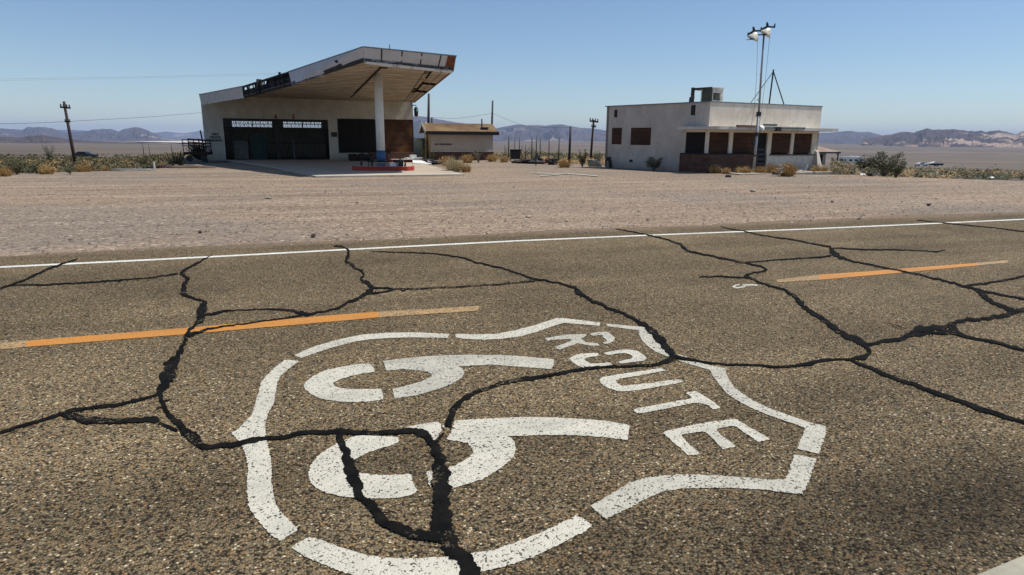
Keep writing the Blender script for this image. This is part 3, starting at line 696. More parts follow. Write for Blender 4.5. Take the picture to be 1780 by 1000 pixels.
rk1 = rock_mat('purple_rock', (.095, .078, .082), (.045, .038, .042), (.26, .20, .165), .60)
rk2 = rock_mat('brown_rock', (.085, .062, .055), (.030, .023, .024), (.36, .26, .19), .57)
rk3 = rock_mat('far_rock', (.10, .085, .085), (.06, .05, .055), (.26, .19, .15), .6)
mountains('far_mountains', [(-200,236),(-60,230),(60,226),(130,226),(180,229),(230,231),(262,232),(290,229),(320,232),(345,228),(380,232),(420,240),(470,243)], lambda x: HZ(x)+5, 26000, 5000, rk3, 'pale blue mountains on the far left horizon', 1, .5)
mountains('purple_mountains', [(-260,232),(-120,226),(-60,223),(0,223.5),(30,225),(40,226),(50,221.5),(62,221),(75,221),(90,223),(100,226),(112,231.5),(135,229),(150,229),(162,225.5),(180,224.5),(195,224.5),(207,228.5),(215,225.5),(228,222.5),(237,221.3),(246,222.5),(258,227),(270,232.5),(283,238),(300,241.5),(330,244)], lambda x: HZ(x)+6, 13000, 3200, rk1, 'purple grey mountains left of the filling station', 2)
mountains('near_hills', [(-260,232),(-100,236),(-30,238),(0,238.5),(20,238),(35,239.5),(55,236),(75,235),(95,238),(115,241.5),(150,244.5),(190,247),(230,248.5),(300,250.5)], lambda x: HZ(x)+14, 4200, 900, rk2, 'low reddish brown hills at far left', 3, .8)
mountains('hazy_mountains', [(640,215),(690,206),(719,203),(735,203.5),(760,207),(785,211.5),(800,214),(830,219),(862,223.5),(880,219.5),(895,217.5),(905,216.5),(915,218.5),(930,217.5),(945,218.8),(960,218),(975,217),(990,219.5),(1010,222.5),(1030,223.5),(1052,227),(1120,230),(1200,228),(1300,232),(1400,233.5),(1445,230.6),(1460,229),(1477,228),(1494,230.4),(1508,229.4),(1520,232.5),(1535,236),(1580,240),(1640,244)], lambda x: HZ(x)+3.5, 15000, 4500, rk1, 'long hazy blue mountains between the two buildings', 4, .8, 520)
mountains('sandy_mountains', [(1500,240),(1528,236.5),(1551,233),(1564,229.8),(1575,229),(1587,230.5),(1598,226.7),(1609,223.2),(1620,226),(1638,225.4),(1654,224.3),(1666,226),(1679,228),(1692,228),(1704,227),(1712,230),(1724,227),(1735,226.3),(1748,229.4),(1757,232),(1764,234),(1772,230),(1780,227.6),(1800,222),(1840,219),(1900,226),(2000,230),(2100,240)], lambda x: HZ(x)+7, 8500, 3000, rk2, 'brown mountains with pale sand slopes at right', 5, 1.1, 420, 34)
# dry lake: a pale salt sheet on the valley floor
mb = MB()
pts = [(228,247.0),(262,245.6),(330,245.0),(420,245.5),(470,248),(440,251.5),(360,252),(318,250.6),(280,249)]
w = [P(x, y, 1) for x, y in pts]
vs = []
for (x, y) in pts:
    d = ray(x, y)
    Y = 3800+ (252-y)/7*3600
    p = P(x, y, Y); q = Vector((p.x, p.y, max(p.z, hgt(p.x, p.y)+6))); vs.append(q)
mb.add(vs, [tuple(range(len(vs)))])
o = mb.build('dry_lake', simple('salt_flat', (.62, .54, .46), .9, .1, .002)); tag(o, 'pale dry salt lake below the left mountains', 'dry lake', kind='structure')
# ------------------------------------------------------------------ haze, sky, sun
SUN_AZ, SUN_EL = R(78), R(62)
sd = bpy.data.lights.new('sun', 'SUN'); sd.energy = SUN_E; sd.angle = R(.5); sd.color = (1, .95, .87)
so = bpy.data.objects.new('sun', sd); C.objects.link(so)
sv = Vector((math.sin(SUN_AZ)*math.cos(SUN_EL), math.cos(SUN_AZ)*math.cos(SUN_EL), math.sin(SUN_EL)))
so.rotation_euler = sv.to_track_quat('Z', 'Y').to_euler(); so.location = sv*100
w = bpy.data.worlds.new('World'); S.world = w; w.use_nodes = True
nt = w.node_tree; bg = nt.nodes['Background']
sk = nt.nodes.new('ShaderNodeTexSky'); sk.sky_type = 'NISHITA'; sk.sun_disc = False
sk.sun_elevation = SUN_EL; sk.sun_rotation = SUN_AZ; sk.altitude = 600; sk.air_density = 1.0; sk.dust_density = .15; sk.ozone_density = 4.0
nt.links.new(sk.outputs[0], bg.inputs[0]); bg.inputs[1].default_value = SKY_S
if HAZE > 0:
    mb = MB(); mb.box(-41000, 41000, -41000, 41000, -760, 620)
    hm = bpy.data.materials.new('haze_air'); hm.use_nodes = True; nt = hm.node_tree
    nt.nodes.remove(nt.nodes['Principled BSDF'])
    pv = nt.nodes.new('ShaderNodeVolumePrincipled'); pv.inputs['Density'].default_value = HAZE
    pv.inputs['Color'].default_value = (.42, .58, .90, 1); pv.inputs['Anisotropy'].default_value = .0
    nt.links.new(pv.outputs[0], nt.nodes['Material Output'].inputs['Volume'])
    hz_o = mb.build('haze', hm); tag(hz_o, 'thin blue haze lying over the far desert', 'haze', kind='stuff')
S.view_settings.view_transform = 'Standard'; S.view_settings.look = 'None'; S.view_settings.gamma = 1
S.view_settings.exposure = EXPO
S.cycles.use_denoising = True; S.cycles.max_bounces = 6; S.cycles.volume_bounces = 1
S.cycles.sample_clamp_indirect = 6
# ------------------------------------------------------------------ filling station
class Frame:
    def __init__(s, o, ang):
        s.o = Vector(o); s.a = ang; s.m = Matrix.Translation(s.o) @ Matrix.Rotation(ang, 4, 'Z'); s.i = s.m.inverted()
        s.n = Vector((math.sin(ang), -math.cos(ang), 0))
    def L(s, w): return s.i @ Vector(w)
    def F(s, px, py, off=0.0):      # photo point on the facade plane moved `off` towards the viewer -> local
        return s.L(onp(px, py, s.o+s.n*off, s.n))
SL = P(355, 240, 45.5); SL.z = 0; SR = P(719, 240, 50.0)
sa = math.atan2(SR.y-SL.y, SR.x-SL.x)
FS = Frame((SL.x, SL.y, 0), sa)
gs = empty('gas_station', (SL.x, SL.y, 0), sa, 'abandoned white filling station with a broad folded canopy on one column', 'gas station')
W = FS.F(719, 240).x; BD = 9.0; HT = 4.35
dx0, dx1 = FS.F(390, 240).x, FS.F(571.5, 240).x
dz = FS.F(480, 207).z
wx0 = FS.F(587.5, 240).x; wz0 = FS.F(600, 266).z; wz1 = FS.F(640, 207).z
# walls with openings
mb = MB(); th = .22
mb.box(0, dx0, 0, th, -.6, HT); mb.box(dx0, dx1, 0, th, dz, HT); mb.box(dx1, wx0, 0, th, -.1, HT)
mb.box(wx0, W, 0, th, wz1, HT); mb.box(wx0, W, 0, th, -.1, wz0)
mb.box(W-.02, W, .0+th, BD, -.1, HT); mb.box(0, th, th, BD, -.6, HT)
# rear wall with the clerestory the light comes through
cl = []
for a, b in ((403, 473), (492, 560)):
    o_ = FS.o-FS.n*BD
    pa, pb = FS.L(onp(a, 211, o_, FS.n)), FS.L(onp(b, 221.5, o_, FS.n)); cl.append((pa.x, pb.x, pb.z, pa.z))
zz0 = min(c[2] for c in cl); zz1 = max(c[3] for c in cl)
mb.box(th, W-.02, BD-th, BD, -.1, zz0); mb.box(th, W-.02, BD-th, BD, zz1, HT)
mb.box(th, cl[0][0], BD-th, BD, zz0, zz1); mb.box(cl[0][1], cl[1][0], BD-th, BD, zz0, zz1); mb.box(cl[1][1], W-.02, BD-th, BD, zz0, zz1)
mb.build('wall', M['station_wall'], gs)
for c in cl:
    mb = MB(); mb.box(c[0], c[1], BD-.1, BD-.08, c[2], c[3]); mb = MB(); dx_ = (c[1]-c[0])/10; mb.box(c[0], c[1], BD-.12, BD-.08, (c[2]+c[3])/2-.02, (c[2]+c[3])/2+.02); [mb.box(c[0]+dx_*k-.02, c[0]+dx_*k+.02, BD-.11, BD-.09, c[2], c[3]) for k in range(1, 10)]; pn = mb.build('window_bars', M['black'], gs)
mb = MB(); mb.box(th, W-.05, th, BD-th, -.12, -.03); mb.build('floor', M['dark_metal'], gs)
mb = MB(); mb.box(dx1+.1, dx1+.25, th, BD-th, 0, HT-.1); mb.build('partition', M['board_dark'], gs)
# accordion gates
mid = FS.F(483, 240).x
for k, (a, b) in enumerate(((dx0, mid-.12), (mid+.12, dx1))):
    mb = MB(); n = 30
    gz0 = FS.F(430, 221.5).z; gz1 = FS.F(430, 211).z
    cx0, cx1 = (FS.F(403, 215).x, FS.F(473, 215).x) if k == 0 else (FS.F(492, 215).x, FS.F(558, 215).x)
    for i in range(n+1):
        x = a+(b-a)*i/n; mb.box(x-.014, x+.014, .06, .09, -.05, gz0)
    mb.box(a, b, .05, .10, gz0-.02, gz0+.03); mb.box(a, b, .05, .10, -.05, .05); mb.box(a, b, .05, .1, 1.2, 1.23)
    mb.box(a, b, .04, .10, gz1, dz-.003); mb.box(a, cx0, .05, .10, gz0, gz1); mb.box(cx1, b, .05, .10, gz0, gz1)
    cm = (cx0+cx1)/2; mb.box(cm-.04, cm+.04, .05, .10, gz0, gz1)
    gt = mb.build('gate', M['black'], gs)
    mb = MB(); q = 12; dxx = (cx1-cx0)/q; zb = gz0+(gz1-gz0)*.72
    mb.box(cx0, cx1, .055, .09, zb-.012, zb+.012)
    for i in range(q):
        x = cx0+dxx*i
        mb.beam((x, .07, gz0+.03), (x+dxx/2, .07, zb), .02); mb.beam((x+dxx/2, .07, zb), (x+dxx, .07, gz0+.03), .02)
        mb.beam((x, .07, zb), (x+dxx/2, .07, gz0+.03), .02); mb.beam((x+dxx/2, .07, gz0+.03), (x+dxx, .07, zb), .02)
    for i in range(q*2): x = cx0+dxx*i/2; mb.box(x-.02, x+.02, .055, .09, zb, gz1)
    mb.build('grille', M['black'], gt)
mb = MB(); mb.box(mid-.12, mid+.12, .02, .14, -.1, dz-.003); mb.build('gate_post', M['black'], gs)
# boarded shop window
mb = MB(); mb.cur = 0
x1_ = W-.08; nb = 5
xs = [wx0+.06, FS.F(625, 240).x, FS.F(653, 240).x, FS.F(668, 240).x, x1_]
for i in range(4):
    mb.cur = (1, 1, 0, 2)[i]; mb.box(xs[i]+.004, xs[i+1]-.004, .05, .08+.004*i, wz0-.02+(0 if i < 2 else -.0), wz1-.03)
mb.build('window_board', [M['board_dark'], M['board_black'], M['board']], gs)
mb = MB(); mb.box(W-.08, W-.002, -.02, .1, wz0-.3, wz1-.004); mb.build('window_frame', M['dark_metal'], gs); mb = MB(); mb.box(wx0, wx0+.055, .0+.02, .12, wz0, wz1); mb.build('window_frame', M['dark_metal'], gs)
mb = MB(); xa = FS.F(640, 270).x; mb.box(xa, W-.05, -.35, -.003, -.05, wz0+.05); mb.build('brick_planter', M['brick'], gs)
mb = MB(); a = FS.F(576, 238); b = FS.F(586, 230); mb.box(a.x, b.x, -.03, -.003, a.z, b.z); mb.build('plaque', M['dark_metal'], gs)
RXf = Matrix.Rotation(R(90), 4, 'X')
Mred = simple('faded_red_lettering', (.30, .03, .02), .6)
Mink = simple('black_stencil_paint', (.02, .02, .02), .8)
for s_, px, py, sz in (('6', 479.5, 203, .42), ('5', 510, 203, .42), ('.', 458, 203, .3)):
    p = FS.F(px, py, .02); text(s_, sz, Mred, gs, Matrix.Translation((p.x, -.01, p.z)) @ RXf, 'letter')
for s_, px, py, sz in (('NO', 374, 233.5, .24), ('TRUCK', 374, 238.8, .19), ('PARKING', 373, 244.5, .20)):
    p = FS.F(px, py, .02); text(s_, sz, Mink, gs, Matrix.Translation((p.x, -.01, p.z)) @ RXf @ Matrix.Scale(1.15, 4, (1, 0, 0)), 'lettering')
mb = MB(); p = FS.F(364, 264); mb.tube([(p.x, -.01, p.z+.15), (p.x+.05, -.12, p.z+.12), (p.x+.08, -.14, p.z-.12)], .035, 6); mb.build('wall_pipe', M['dark_metal'], gs)
# canopy and roof: eave corners (lower edge)
Lp = FS.L(P(350.5, 182, 43.3)); Kp = FS.L(P(425.5, 169.5, 38.0)); Mp = FS.L(P(508, 147.5, 32.4)); Pp = FS.L(P(633.5, 108, 28.2)); Rp = FS.L(P(785, 124, 30.8))
Lt = FS.L(P(347, 164.5, 43.2)); Kt = FS.L(P(422.5, 150, 37.9)); Mt = FS.L(P(502, 125, 33.35)); Pt = FS.L(P(632, 81.5, 28.0)); Rt = FS.L(P(793, 97.5, 30.6))
Wr = Vector((W+.05, -.002, 4.22)); Wl = Vector((-.05, -.002, 4.30)); Wm = Vector((FS.F(425, 240).x, -.002, 4.33))
S2a = FS.L(P(735, 119.5, 31.9)); S2b = Vector((FS.F(703, 240).x, -.5, 4.25))
S2a = Pp.lerp(Rp, .70)
inn = lambda p, d=.12: p+Vector((0, 0, d))
fan = [Lp, Kp, Mp, Pp, S2a, S2b, Vector((S2b.x, -.002, 4.24)), Wm, Wl]
mb = MB()
tri = [(0, 1, 7), (0, 7, 8), (1, 2, 7), (2, 6, 7), (2, 3, 6), (3, 5, 6), (3, 4, 5)]
n = len(fan)
mb.v = [tuple(p) for p in fan]+[tuple(inn(p)) for p in fan]
mb.f = [t for t in tri]+[tuple(x+n for x in t) for t in tri]+[(i, (i+1) % n, n+(i+1) % n, n+i) for i in range(n)]
roof = mb.build('canopy', M['soffit'], gs)
# open bay at the right edge: joists show where boards have fallen
mb = MB()
e0, e1 = Rp, Wr
mb.prism([S2a+Vector((0, 0, .18)), Rp+Vector((0, 0, .18)), Wr+Vector((0, 0, .18)), S2b+Vector((0, 0, .18))], [S2a+Vector((0, 0, .24)), Rp+Vector((0, 0, .24)), Wr+Vector((0, 0, .24)), S2b+Vector((0, 0, .24))])
mb.build('deck_board', M['soffit'], roof)
mb = MB()
for k in range(13):
    t = (k+.5)/13; a = S2a.lerp(S2b, t)+Vector((0, 0, .09)); b = Rp.lerp(Wr, t)+Vector((0, 0, .09))
    a2 = a.lerp(b, .0 if k in (2, 5, 6, 9) else .45); mb.beam(a2, b, .06, .16)
mb.beam(S2a+Vector((0, 0, .05)), S2b+Vector((0, 0, .05)), .07, .1)
a = Rp.lerp(S2a, .33); b = Wr.lerp(S2b, .33); mb.beam(a+Vector((0, 0, .07)), b+Vector((0, 0, .07)), .05, .14)
mb.build('joist', M['redwood'], roof)
mb = MB()     # boards still hanging between the joists
for (t0, t1, u0_, u1_) in ((0, .28, .3, .98), (.34, .5, .35, .98), (.58, .99, .28, .98), (.1, .45, 0.02, .2), (.62, 1, .02, .24)):
    f_ = lambda t, u: S2a.lerp(S2b, t).lerp(Rp.lerp(Wr, t), u)
    q = [f_(t0, u0_), f_(t0, u1_), f_(t1, u1_), f_(t1, u0_)]
    mb.prism([v+Vector((0, 0, .0)) for v in q], [v+Vector((0, 0, .02)) for v in q])
mb.build('soffit_board', M['soffit'], roof)
mb = MB(); off = Vector((.10, 0, 0))
mb.prism([Rp, Rp+off, Wr+off, Wr], [Rt+Vector((-.05, 0, 0)), Rt, Wr+off*1.6+Vector((0, 0, .42)), Wr+Vector((0, 0, .42))])
mb.build('side_fascia', M['rust'], roof)
from mathutils.geometry import intersect_ray_tri
def on_soffit(px, py, dz=-.03):
    o_ = FS.i @ CAM; d_ = FS.i.to_3x3() @ ray(px, py)
    for t_ in tri:
        h_ = intersect_ray_tri(fan[t_[0]], fan[t_[1]], fan[t_[2]], d_, o_, True)
        if h_: return h_+Vector((0, 0, dz))
mb = MB(); sp = [on_soffit(603+59*k/8, 175.5-58.5*k/8) for k in range(9)]; sp = [q for q in sp if q]
for k in range(len(sp)-1): mb.beam(sp[k], sp[k+1], .09, .05)
sp2 = [on_soffit(*q) for q in ((659, 116.5), (673, 117.5))]
if all(sp2): mb.beam(sp2[0], sp2[1], .12, .05); mb.build('seam_batten', M['redwood'], roof)
# thin roof sheet rim at the top of the fascia
def panel(a, b, at, bt, th_, mat, name, inset=0.0, up0=0.0, up1=1.0, out=0.0, parent=roof):
    d = (b-a).normalized(); nrm = Vector((d.y, -d.x, 0)).normalized()
    if nrm.y > 0: nrm = -nrm
    lo_a = a.lerp(at, up0)+nrm*out; lo_b = b.lerp(bt, up0)+nrm*out; hi_a = a.lerp(at, up1)+nrm*out; hi_b = b.lerp(bt, up1)+nrm*out
    mb = MB(); k = nrm*th_
    mb.prism([lo_a, lo_b, lo_b-k, lo_a-k], [hi_a, hi_b, hi_b-k, hi_a-k]); return mb.build(name, mat, parent)
panel(Lp, Kp, Lt, Kt, .06, M['fascia'], 'fascia_panel', out=.03)
panel(Mp, Pp, Mt, Pt, .06, M['fascia'], 'fascia_panel', up0=.0, out=.03)
panel(Lp, Kp, Lt, Kt, .04, M['trim'], 'drip_edge', up0=.95, up1=1.03, out=.05)
panel(Mp, Pp, Mt, Pt, .04, M['trim'], 'drip_edge', up0=.95, up1=1.03, out=.05)
panel(Lp, Kp, Lt, Kt, .03, M['lip'], 'lower_trim', up0=-.04, up1=.06, out=.05)
panel(Mp, Mp.lerp(Pp, .48), Mt, Mt.lerp(Pt, .48), .03, M['trim_dark'], 'lower_trim', up0=-.03, up1=.2, out=.05)
panel(Mp.lerp(Pp, .48), Pp, Mt.lerp(Pt, .48), Pt, .03, M['black'], 'lower_trim', up0=-.03, up1=.26, out=.05)
mb = MB(); a = Mp.lerp(Pp, .48); b = Mp.lerp(Pp, .72); mb.tube([a+Vector((0, -.12, .12)), b+Vector((0, -.12, .17))], .05, 6); mb.tube([a+Vector((0, -.1, .02)), b+Vector((0, -.1, .25))], .035, 6); mb.build('conduit', M['dark_metal'], roof)
mb = MB(); p = Mp.lerp(Pp, .70).lerp(Mt.lerp(Pt, .70), .55); mb.blob(p+Vector((-.1, -.1, 0)), .10, .04, .07); mb.build('vent_hole', M['dark_metal'], roof)
# front edge
panel(Pp, Pp.lerp(Rp, .90), Pt, Pt.lerp(Rt, .90), .06, M['fascia'], 'fascia_panel', out=.03)
panel(Pp.lerp(Rp, .90), Rp, Pt.lerp(Rt, .90), Rt, .05, M['rust'], 'fascia_panel', out=.028)
panel(Pp, Rp, Pt, Rt, .04, M['trim'], 'drip_edge', up0=.95, up1=1.03, out=.05)
for t in (.17, .385, .60, .815):
    mb = MB()
    a = Pp.lerp(Rp, t); b = Pt.lerp(Rt, t); w_ = .0085
    a2 = Pp.lerp(Rp, t+w_*1.6); b2 = Pt.lerp(Rt, t+w_*1.6); nrm = Vector(((Rp-Pp).y, -(Rp-Pp).x, 0)).normalized()*.045
    mb.prism([a.lerp(b, .2)+nrm, a2.lerp(b2, .2)+nrm, a2.lerp(b2, .2)+nrm*.5, a.lerp(b, .2)+nrm*.5], [a.lerp(b, .94)+nrm, a2.lerp(b2, .94)+nrm, a2.lerp(b2, .94)+nrm*.5, a.lerp(b, .94)+nrm*.5])
    mb.build('batten', M['black'], roof)
panel(Pp, Rp, Pt, Rt, .05, M['trim_dark'], 'lower_trim', up0=.02, up1=.22, out=.06)
panel(Pp, Rp, Pt, Rt, .07, M['lip'], 'front_lip', up0=-.14, up1=.03, out=.09)
# bare truss where the fascia has dropped off
mb = MB(); k = Kt-Kp; m_ = Mt-Mp
mb.beam(Kp.lerp(Kt, .93), Mp.lerp(Mt, .93), .08, .10); mb.beam(Kp.lerp(Kt, .05), Mp.lerp(Mt, .05), .08, .12)
mb.beam(Kp.lerp(Kt, .45)+Vector((0, .1, 0)), Mp.lerp(Mt, .42)+Vector((0, .1, 0)), .06, .22)
for i in range(15):
    t = min(1, max(0, i/14+.03*math.sin(i*2.3))); a = Kp.lerp(Mp, t); b = Kt.lerp(Mt, t)
    mb.beam(a, b, .05 if i % 4 else .12, .05)
    if i % 3 == 1: mb.beam(a.lerp(b, .1), Kt.lerp(Mt, min(1, t+.07)), .045)
a = Kp.lerp(Mp, .38); b = Kt.lerp(Mt, .38); mb.beam(a, a.lerp(b, 1.12), .26, .12)
mb.beam(Kt.lerp(Mt, .82), Kt.lerp(Mt, .82)+Vector((0, 0, .12)), .12, .12)
# charred boarding closes the right two thirds of the gap
def pn(t0, t1, lo, hi):
    a, b = Kp.lerp(Mp, t0), Kp.lerp(Mp, t1); at, bt = Kt.lerp(Mt, t0), Kt.lerp(Mt, t1)
    q = Vector((0, .14, 0)); mb.prism([a.lerp(at, lo)+q, b.lerp(bt, lo)+q, b.lerp(bt, lo)+q*1.2, a.lerp(at, lo)+q*1.2], [a.lerp(at, hi)+q, b.lerp(bt, hi)+q, b.lerp(bt, hi)+q*1.2, a.lerp(at, hi)+q*1.2])
pn(0, .30, -.05, .60); pn(.28, .62, -.05, .48); pn(.58, 1, -.05, .9)
mb.build('truss', M['black_wood'], roof)
mb = MB(); p = Pt.lerp(Rt, .27); mb.beam(p+Vector((0, .2, -.1)), p+Vector((0, .2, .22)), .03); mb.build('roof_spike', M['dark_metal'], roof)
# flat roof over the building so that daylight stays out
mb = MB(); mb.prism([(-.05, .02, HT+.004), (W+.05, .02, HT+.004), (W+.05, BD, HT+.004), (-.05, BD, HT+.004)], [(-.05, .02, HT+.12), (W+.05, .02, HT+.12), (W+.05, BD, HT+.12), (-.05, BD, HT+.12)]); mb.build('roof', M['concrete'], gs)
# column with a blue band
cb = P(661.2, 240, 32.4); cb.z = 0; cl_ = FS.L(cb)
zt = FS.L(onp(661, 126, cb, Vector((0, -1, 0)))).z
zb0 = P(661, 282, 32.4).z; zb1 = P(661, 261.5, 32.4).z
mb = MB(); 
def cyl(z0, z1, r): mb.tube([(cl_.x, cl_.y, z0), (cl_.x, cl_.y, z1)], r, 28)
cyl(.15, zt+.12, .205); colo = mb.build('column', M['column'], gs, True)
mb = MB(); cyl(zb0, zb1, .212); mb.build('blue_band', M['blue'], colo, True)
mb = MB(); cyl(.18, zb0-.04, .214); mb.build('base_band', simple('grey_blue_band', (.12, .15, .19), .6, .3, 6), colo, True)
mb = MB(); cyl(zt-.02, zt+.1, .30); mb.build('collar', M['soffit'], colo, True)
# lamp at the right eave
mb = MB(); p = FS.L(P(723.2, 186, 49.2)); mb.tube([(p.x-.35, p.y, p.z+.1), (p.x, p.y, p.z+.12), (p.x, p.y, p.z-.05)], .035, 6)
mb.tube([(p.x, p.y, p.z-.02), (p.x, p.y, p.z-.15), (p.x, p.y, p.z-.62), (p.x, p.y, p.z-.72)], [.09, .16, .14, .05], 10)
lm = mb.build('lamp', M['black'], gs); mb = MB(); mb.blob((p.x+.03, p.y-.12, p.z-.25), .08, .05, .13, 1, 8, 0); mb.build('lens', simple('teal_glass', (.18, .50, .45), .2, .2, 4), lm)
# writing and junk inside the bays
def st_thing(mb, name, mat, px, py, Y, label, cat, rz=None, **k):
    p = P(px, py, Y); p.z = 0 if Y < 60 else hgt(p.x, Y)
    return mesh_thing(mb, name, mat, p, sa if rz is None else rz, label, cat, **k)
mb = MB(); mb.box(-.55, .55, -.4, .4, 0, 1.75); mb.box(-.5, .5, -.45, -.402, .1, 1.65); mb.box(.38, .43, -.5, -.45, .9, 1.2); mb.box(-.6, .6, -.46, .45, 1.75, 1.83)
st_thing(mb, 'cabinet', M['teal'], 449, 240, 50.0, 'tall teal cabinet standing inside the left garage bay', 'cabinet')
mb = MB(); mb.box(-.5, .5, -.4, .4, 0, .1); mb.box(-.55, .55, -.4, -.36, .1, 1.35); mb.box(-.55, -.5, -.4, .4, .1, 1.35); mb.box(.5, .55, -.4, .4, .1, 1.35)
st_thing(mb, 'crate', M['greybox'], 418, 240, 50.2, 'dull grey crate inside the left garage bay, left of the cabinet', 'crate')
mb = MB(); mb.tube([(0, 0, 0), (.02, 0, .9), (-.06, .05, 1.45), (.1, .0, 1.62), (.35, 0, 1.7)], [.12, .12, .1, .07, .05], 8)
st_thing(mb, 'vent_pipe', M['greybox'], 510, 240, 51.2, 'pale bent pipe standing inside the right garage bay', 'pipe')
# ------------------------------------------------------------------ forecourt
mb = MB()
pp = [G(549, 308.6), G(807.5, 305.2), G(772, 296.2), G(752, 290.5), G(735, 284)]
pw = [FS.m @ Vector((W-.1, -.02, 0)), FS.m @ Vector((dx0, -.02, 0)), G(470, 291)]
top = [Vector((p.x, p.y, .055)) for p in pp+pw]; bot = [Vector((p.x, p.y, -.1)) for p in top]
mb.prism(bot, top); pad = mb.build('forecourt_pad', M['concrete']); tag(pad, 'pale concrete forecourt slab under the canopy', 'forecourt', kind='structure')
mb = MB(); a, b = Vector((pp[0].x, pp[0].y, 0)), Vector((pp[1].x, pp[1].y, 0)); bk = Vector((0.12, .62, 0))
mb.prism([a+Vector((0, -.02, -.1)), b+Vector((0, -.02, -.1)), b+bk*Vector((-3, 1, 1)) if 0 else b+bk+Vector((0, 0, -.1)), a+bk+Vector((0, 0, -.1))], [a+Vector((0, -.02, .060)), b+Vector((0, -.02, .060)), b+bk+Vector((-.35, 0, .060)), a+bk+Vector((.0, 0, .060))])
o = mb.build('slab_edge', M['conc_edge'], pad)
# pump islands
def island(name, x0, x1, y, wd, ang, label, h=.2):
    p0, p1 = P(x0, 240, y), P(x1, 240, y)
    L_ = (p1-p0).length/2; c_ = (p0+p1)/2; e = empty(name, (c_.x, y, .056), ang, label, 'pump island')
    pts = [(-L_+.25, -wd/2), (L_-.25, -wd/2), (L_, -wd/2+.25), (L_, wd/2-.25), (L_-.25, wd/2), (-L_+.25, wd/2), (-L_, wd/2-.25), (-L_, -wd/2+.25)]
    mb = MB(); mb.prism([Vector((x, y_, -.06)) for x, y_ in pts], [Vector((x, y_, h)) for x, y_ in pts]); mb.build('kerb', M['red'], e)
    mb = MB(); mb.prism([Vector((x*.93, y_*.85, h-.02)) for x, y_ in pts], [Vector((x*.93, y_*.85, h+.006)) for x, y_ in pts]); mb.build('top', M['concrete'], e)
    return e
island('pump_island', 612.5, 717.5, 32.5, 1.2, R(3), 'red kerbed pump island round the foot of the column')
island('pump_island', 672, 727, 44.5, 1.2, sa, 'smaller red kerbed island close to the boarded shop window', .17)
def small(mb, name, mat, px, Y, z, label, cat, rz=0, smooth=False):
    p = P(px, 240, Y); return mesh_thing(mb, name, mat, (p.x, Y, z), rz, label, cat, smooth=smooth)
mb = MB(); mb.box(-.22, .22, -.18, .18, 0, .26); mb.box(-.25, .25, -.2, .2, .26, .30); mb.tube([(.1, 0, .3), (.1, 0, .38)], .04)
small(mb, 'pump_stump', M['black'], 691, 32.4, .262, 'black iron pump stump on the near red island', 'pump base', .3)
mb = MB(); mb.box(-.2, .2, -.06, .06, 0, .16); mb.box(-.23, .23, -.08, .08, .16, .18)
small(mb, 'white_sheet', M['white'], 683.5, 32.2, .262, 'small white sheet lying on the near red island', 'sheet', .1)
mb = MB(); mb.tube([(0, 0, 0), (0, 0, .3)], .07, 10); mb.box(-.1, .1, -.1, .1, .3, .33)
small(mb, 'pipe_stub', M['cream'], 698, 32.4, .262, 'short cream pipe stub on the near red island', 'pipe')
mb = MB(); mb.tube([(0, 0, 0), (.03, 0, .18), (0, 0, .2)], [.06, .03, .02], 8)
small(mb, 'bollard_stub', M['black'], 702.5, 32.3, .262, 'tiny black stub at the right end of the near island', 'stub')
mb = MB(); mb.tube([(-.28, 0, 0), (-.28, 0, .25), (-.18, 0, .42), (.0, 0, .48), (.16, 0, .42), (.25, 0, .25), (.25, 0, 0)], .05, 8)
small(mb, 'hoop_guard', M['black'], 636, 32.5, .262, 'black hoop guard at the shaded end of the near island', 'guard')
mb = MB(); mb.tube([(-.78, 0, .24), (.78, 0, .24)], .03, 8)
for x in (-.7, .7): mb.tube([(x, 0, 0), (x, 0, .24)], .025, 6)
small(mb, 'low_rail', M['black'], 664, 32.05, .262, 'black low pipe rail in front of the column base', 'rail')
mb = MB(); mb.blob((0, 0, .2), .5, .35, .3, 3); mb.blob((.5, .1, .15), .35, .3, .22, 4); mb.box(-.9, -.4, -.2, .2, 0, .5)
small(mb, 'scrap_heap', M['redwood'], 628, 45.5, .05, 'dark heap of scrap against the shop wall in shade', 'scrap')
mb = MB(); mb.box(-.7, .7, -.35, .35, .0, .05); mb.box(-.5, .75, -.3, .3, .06, .12); mb.box(-.2, .2, -.2, .2, .12, .3)
small(mb, 'scrap_boards', M['white'], 717, 43.8, .24, 'white scrap boards on the rear red island', 'boards', .4)
mb = MB(); mb.prism([Vector(q) for q in ((-.7, -.3, 0), (.5, -.4, 0), (.8, .3, 0), (-.5, .3, 0))], [Vector(q) for q in ((-.7, -.3, .12), (.4, -.4, .03), (.8, .3, .2), (-.5, .3, .25))])
small(mb, 'scrap_sheet', M['white'], 732, 41.5, .02, 'bent white sheet lying at the corner of the forecourt', 'sheet', .5)
mb = MB(); mb.blob((0, 0, .12), .55, .4, .2, 6); mb.blob((.7, .2, .1), .4, .3, .16, 8); mb.box(-.2, .6, -.5, -.1, .1, .14)
small(mb, 'rubbish_heap', M['dark_metal'], 744, 42.0, .0, 'dark rubbish heap between forecourt and stucco shed', 'rubbish')
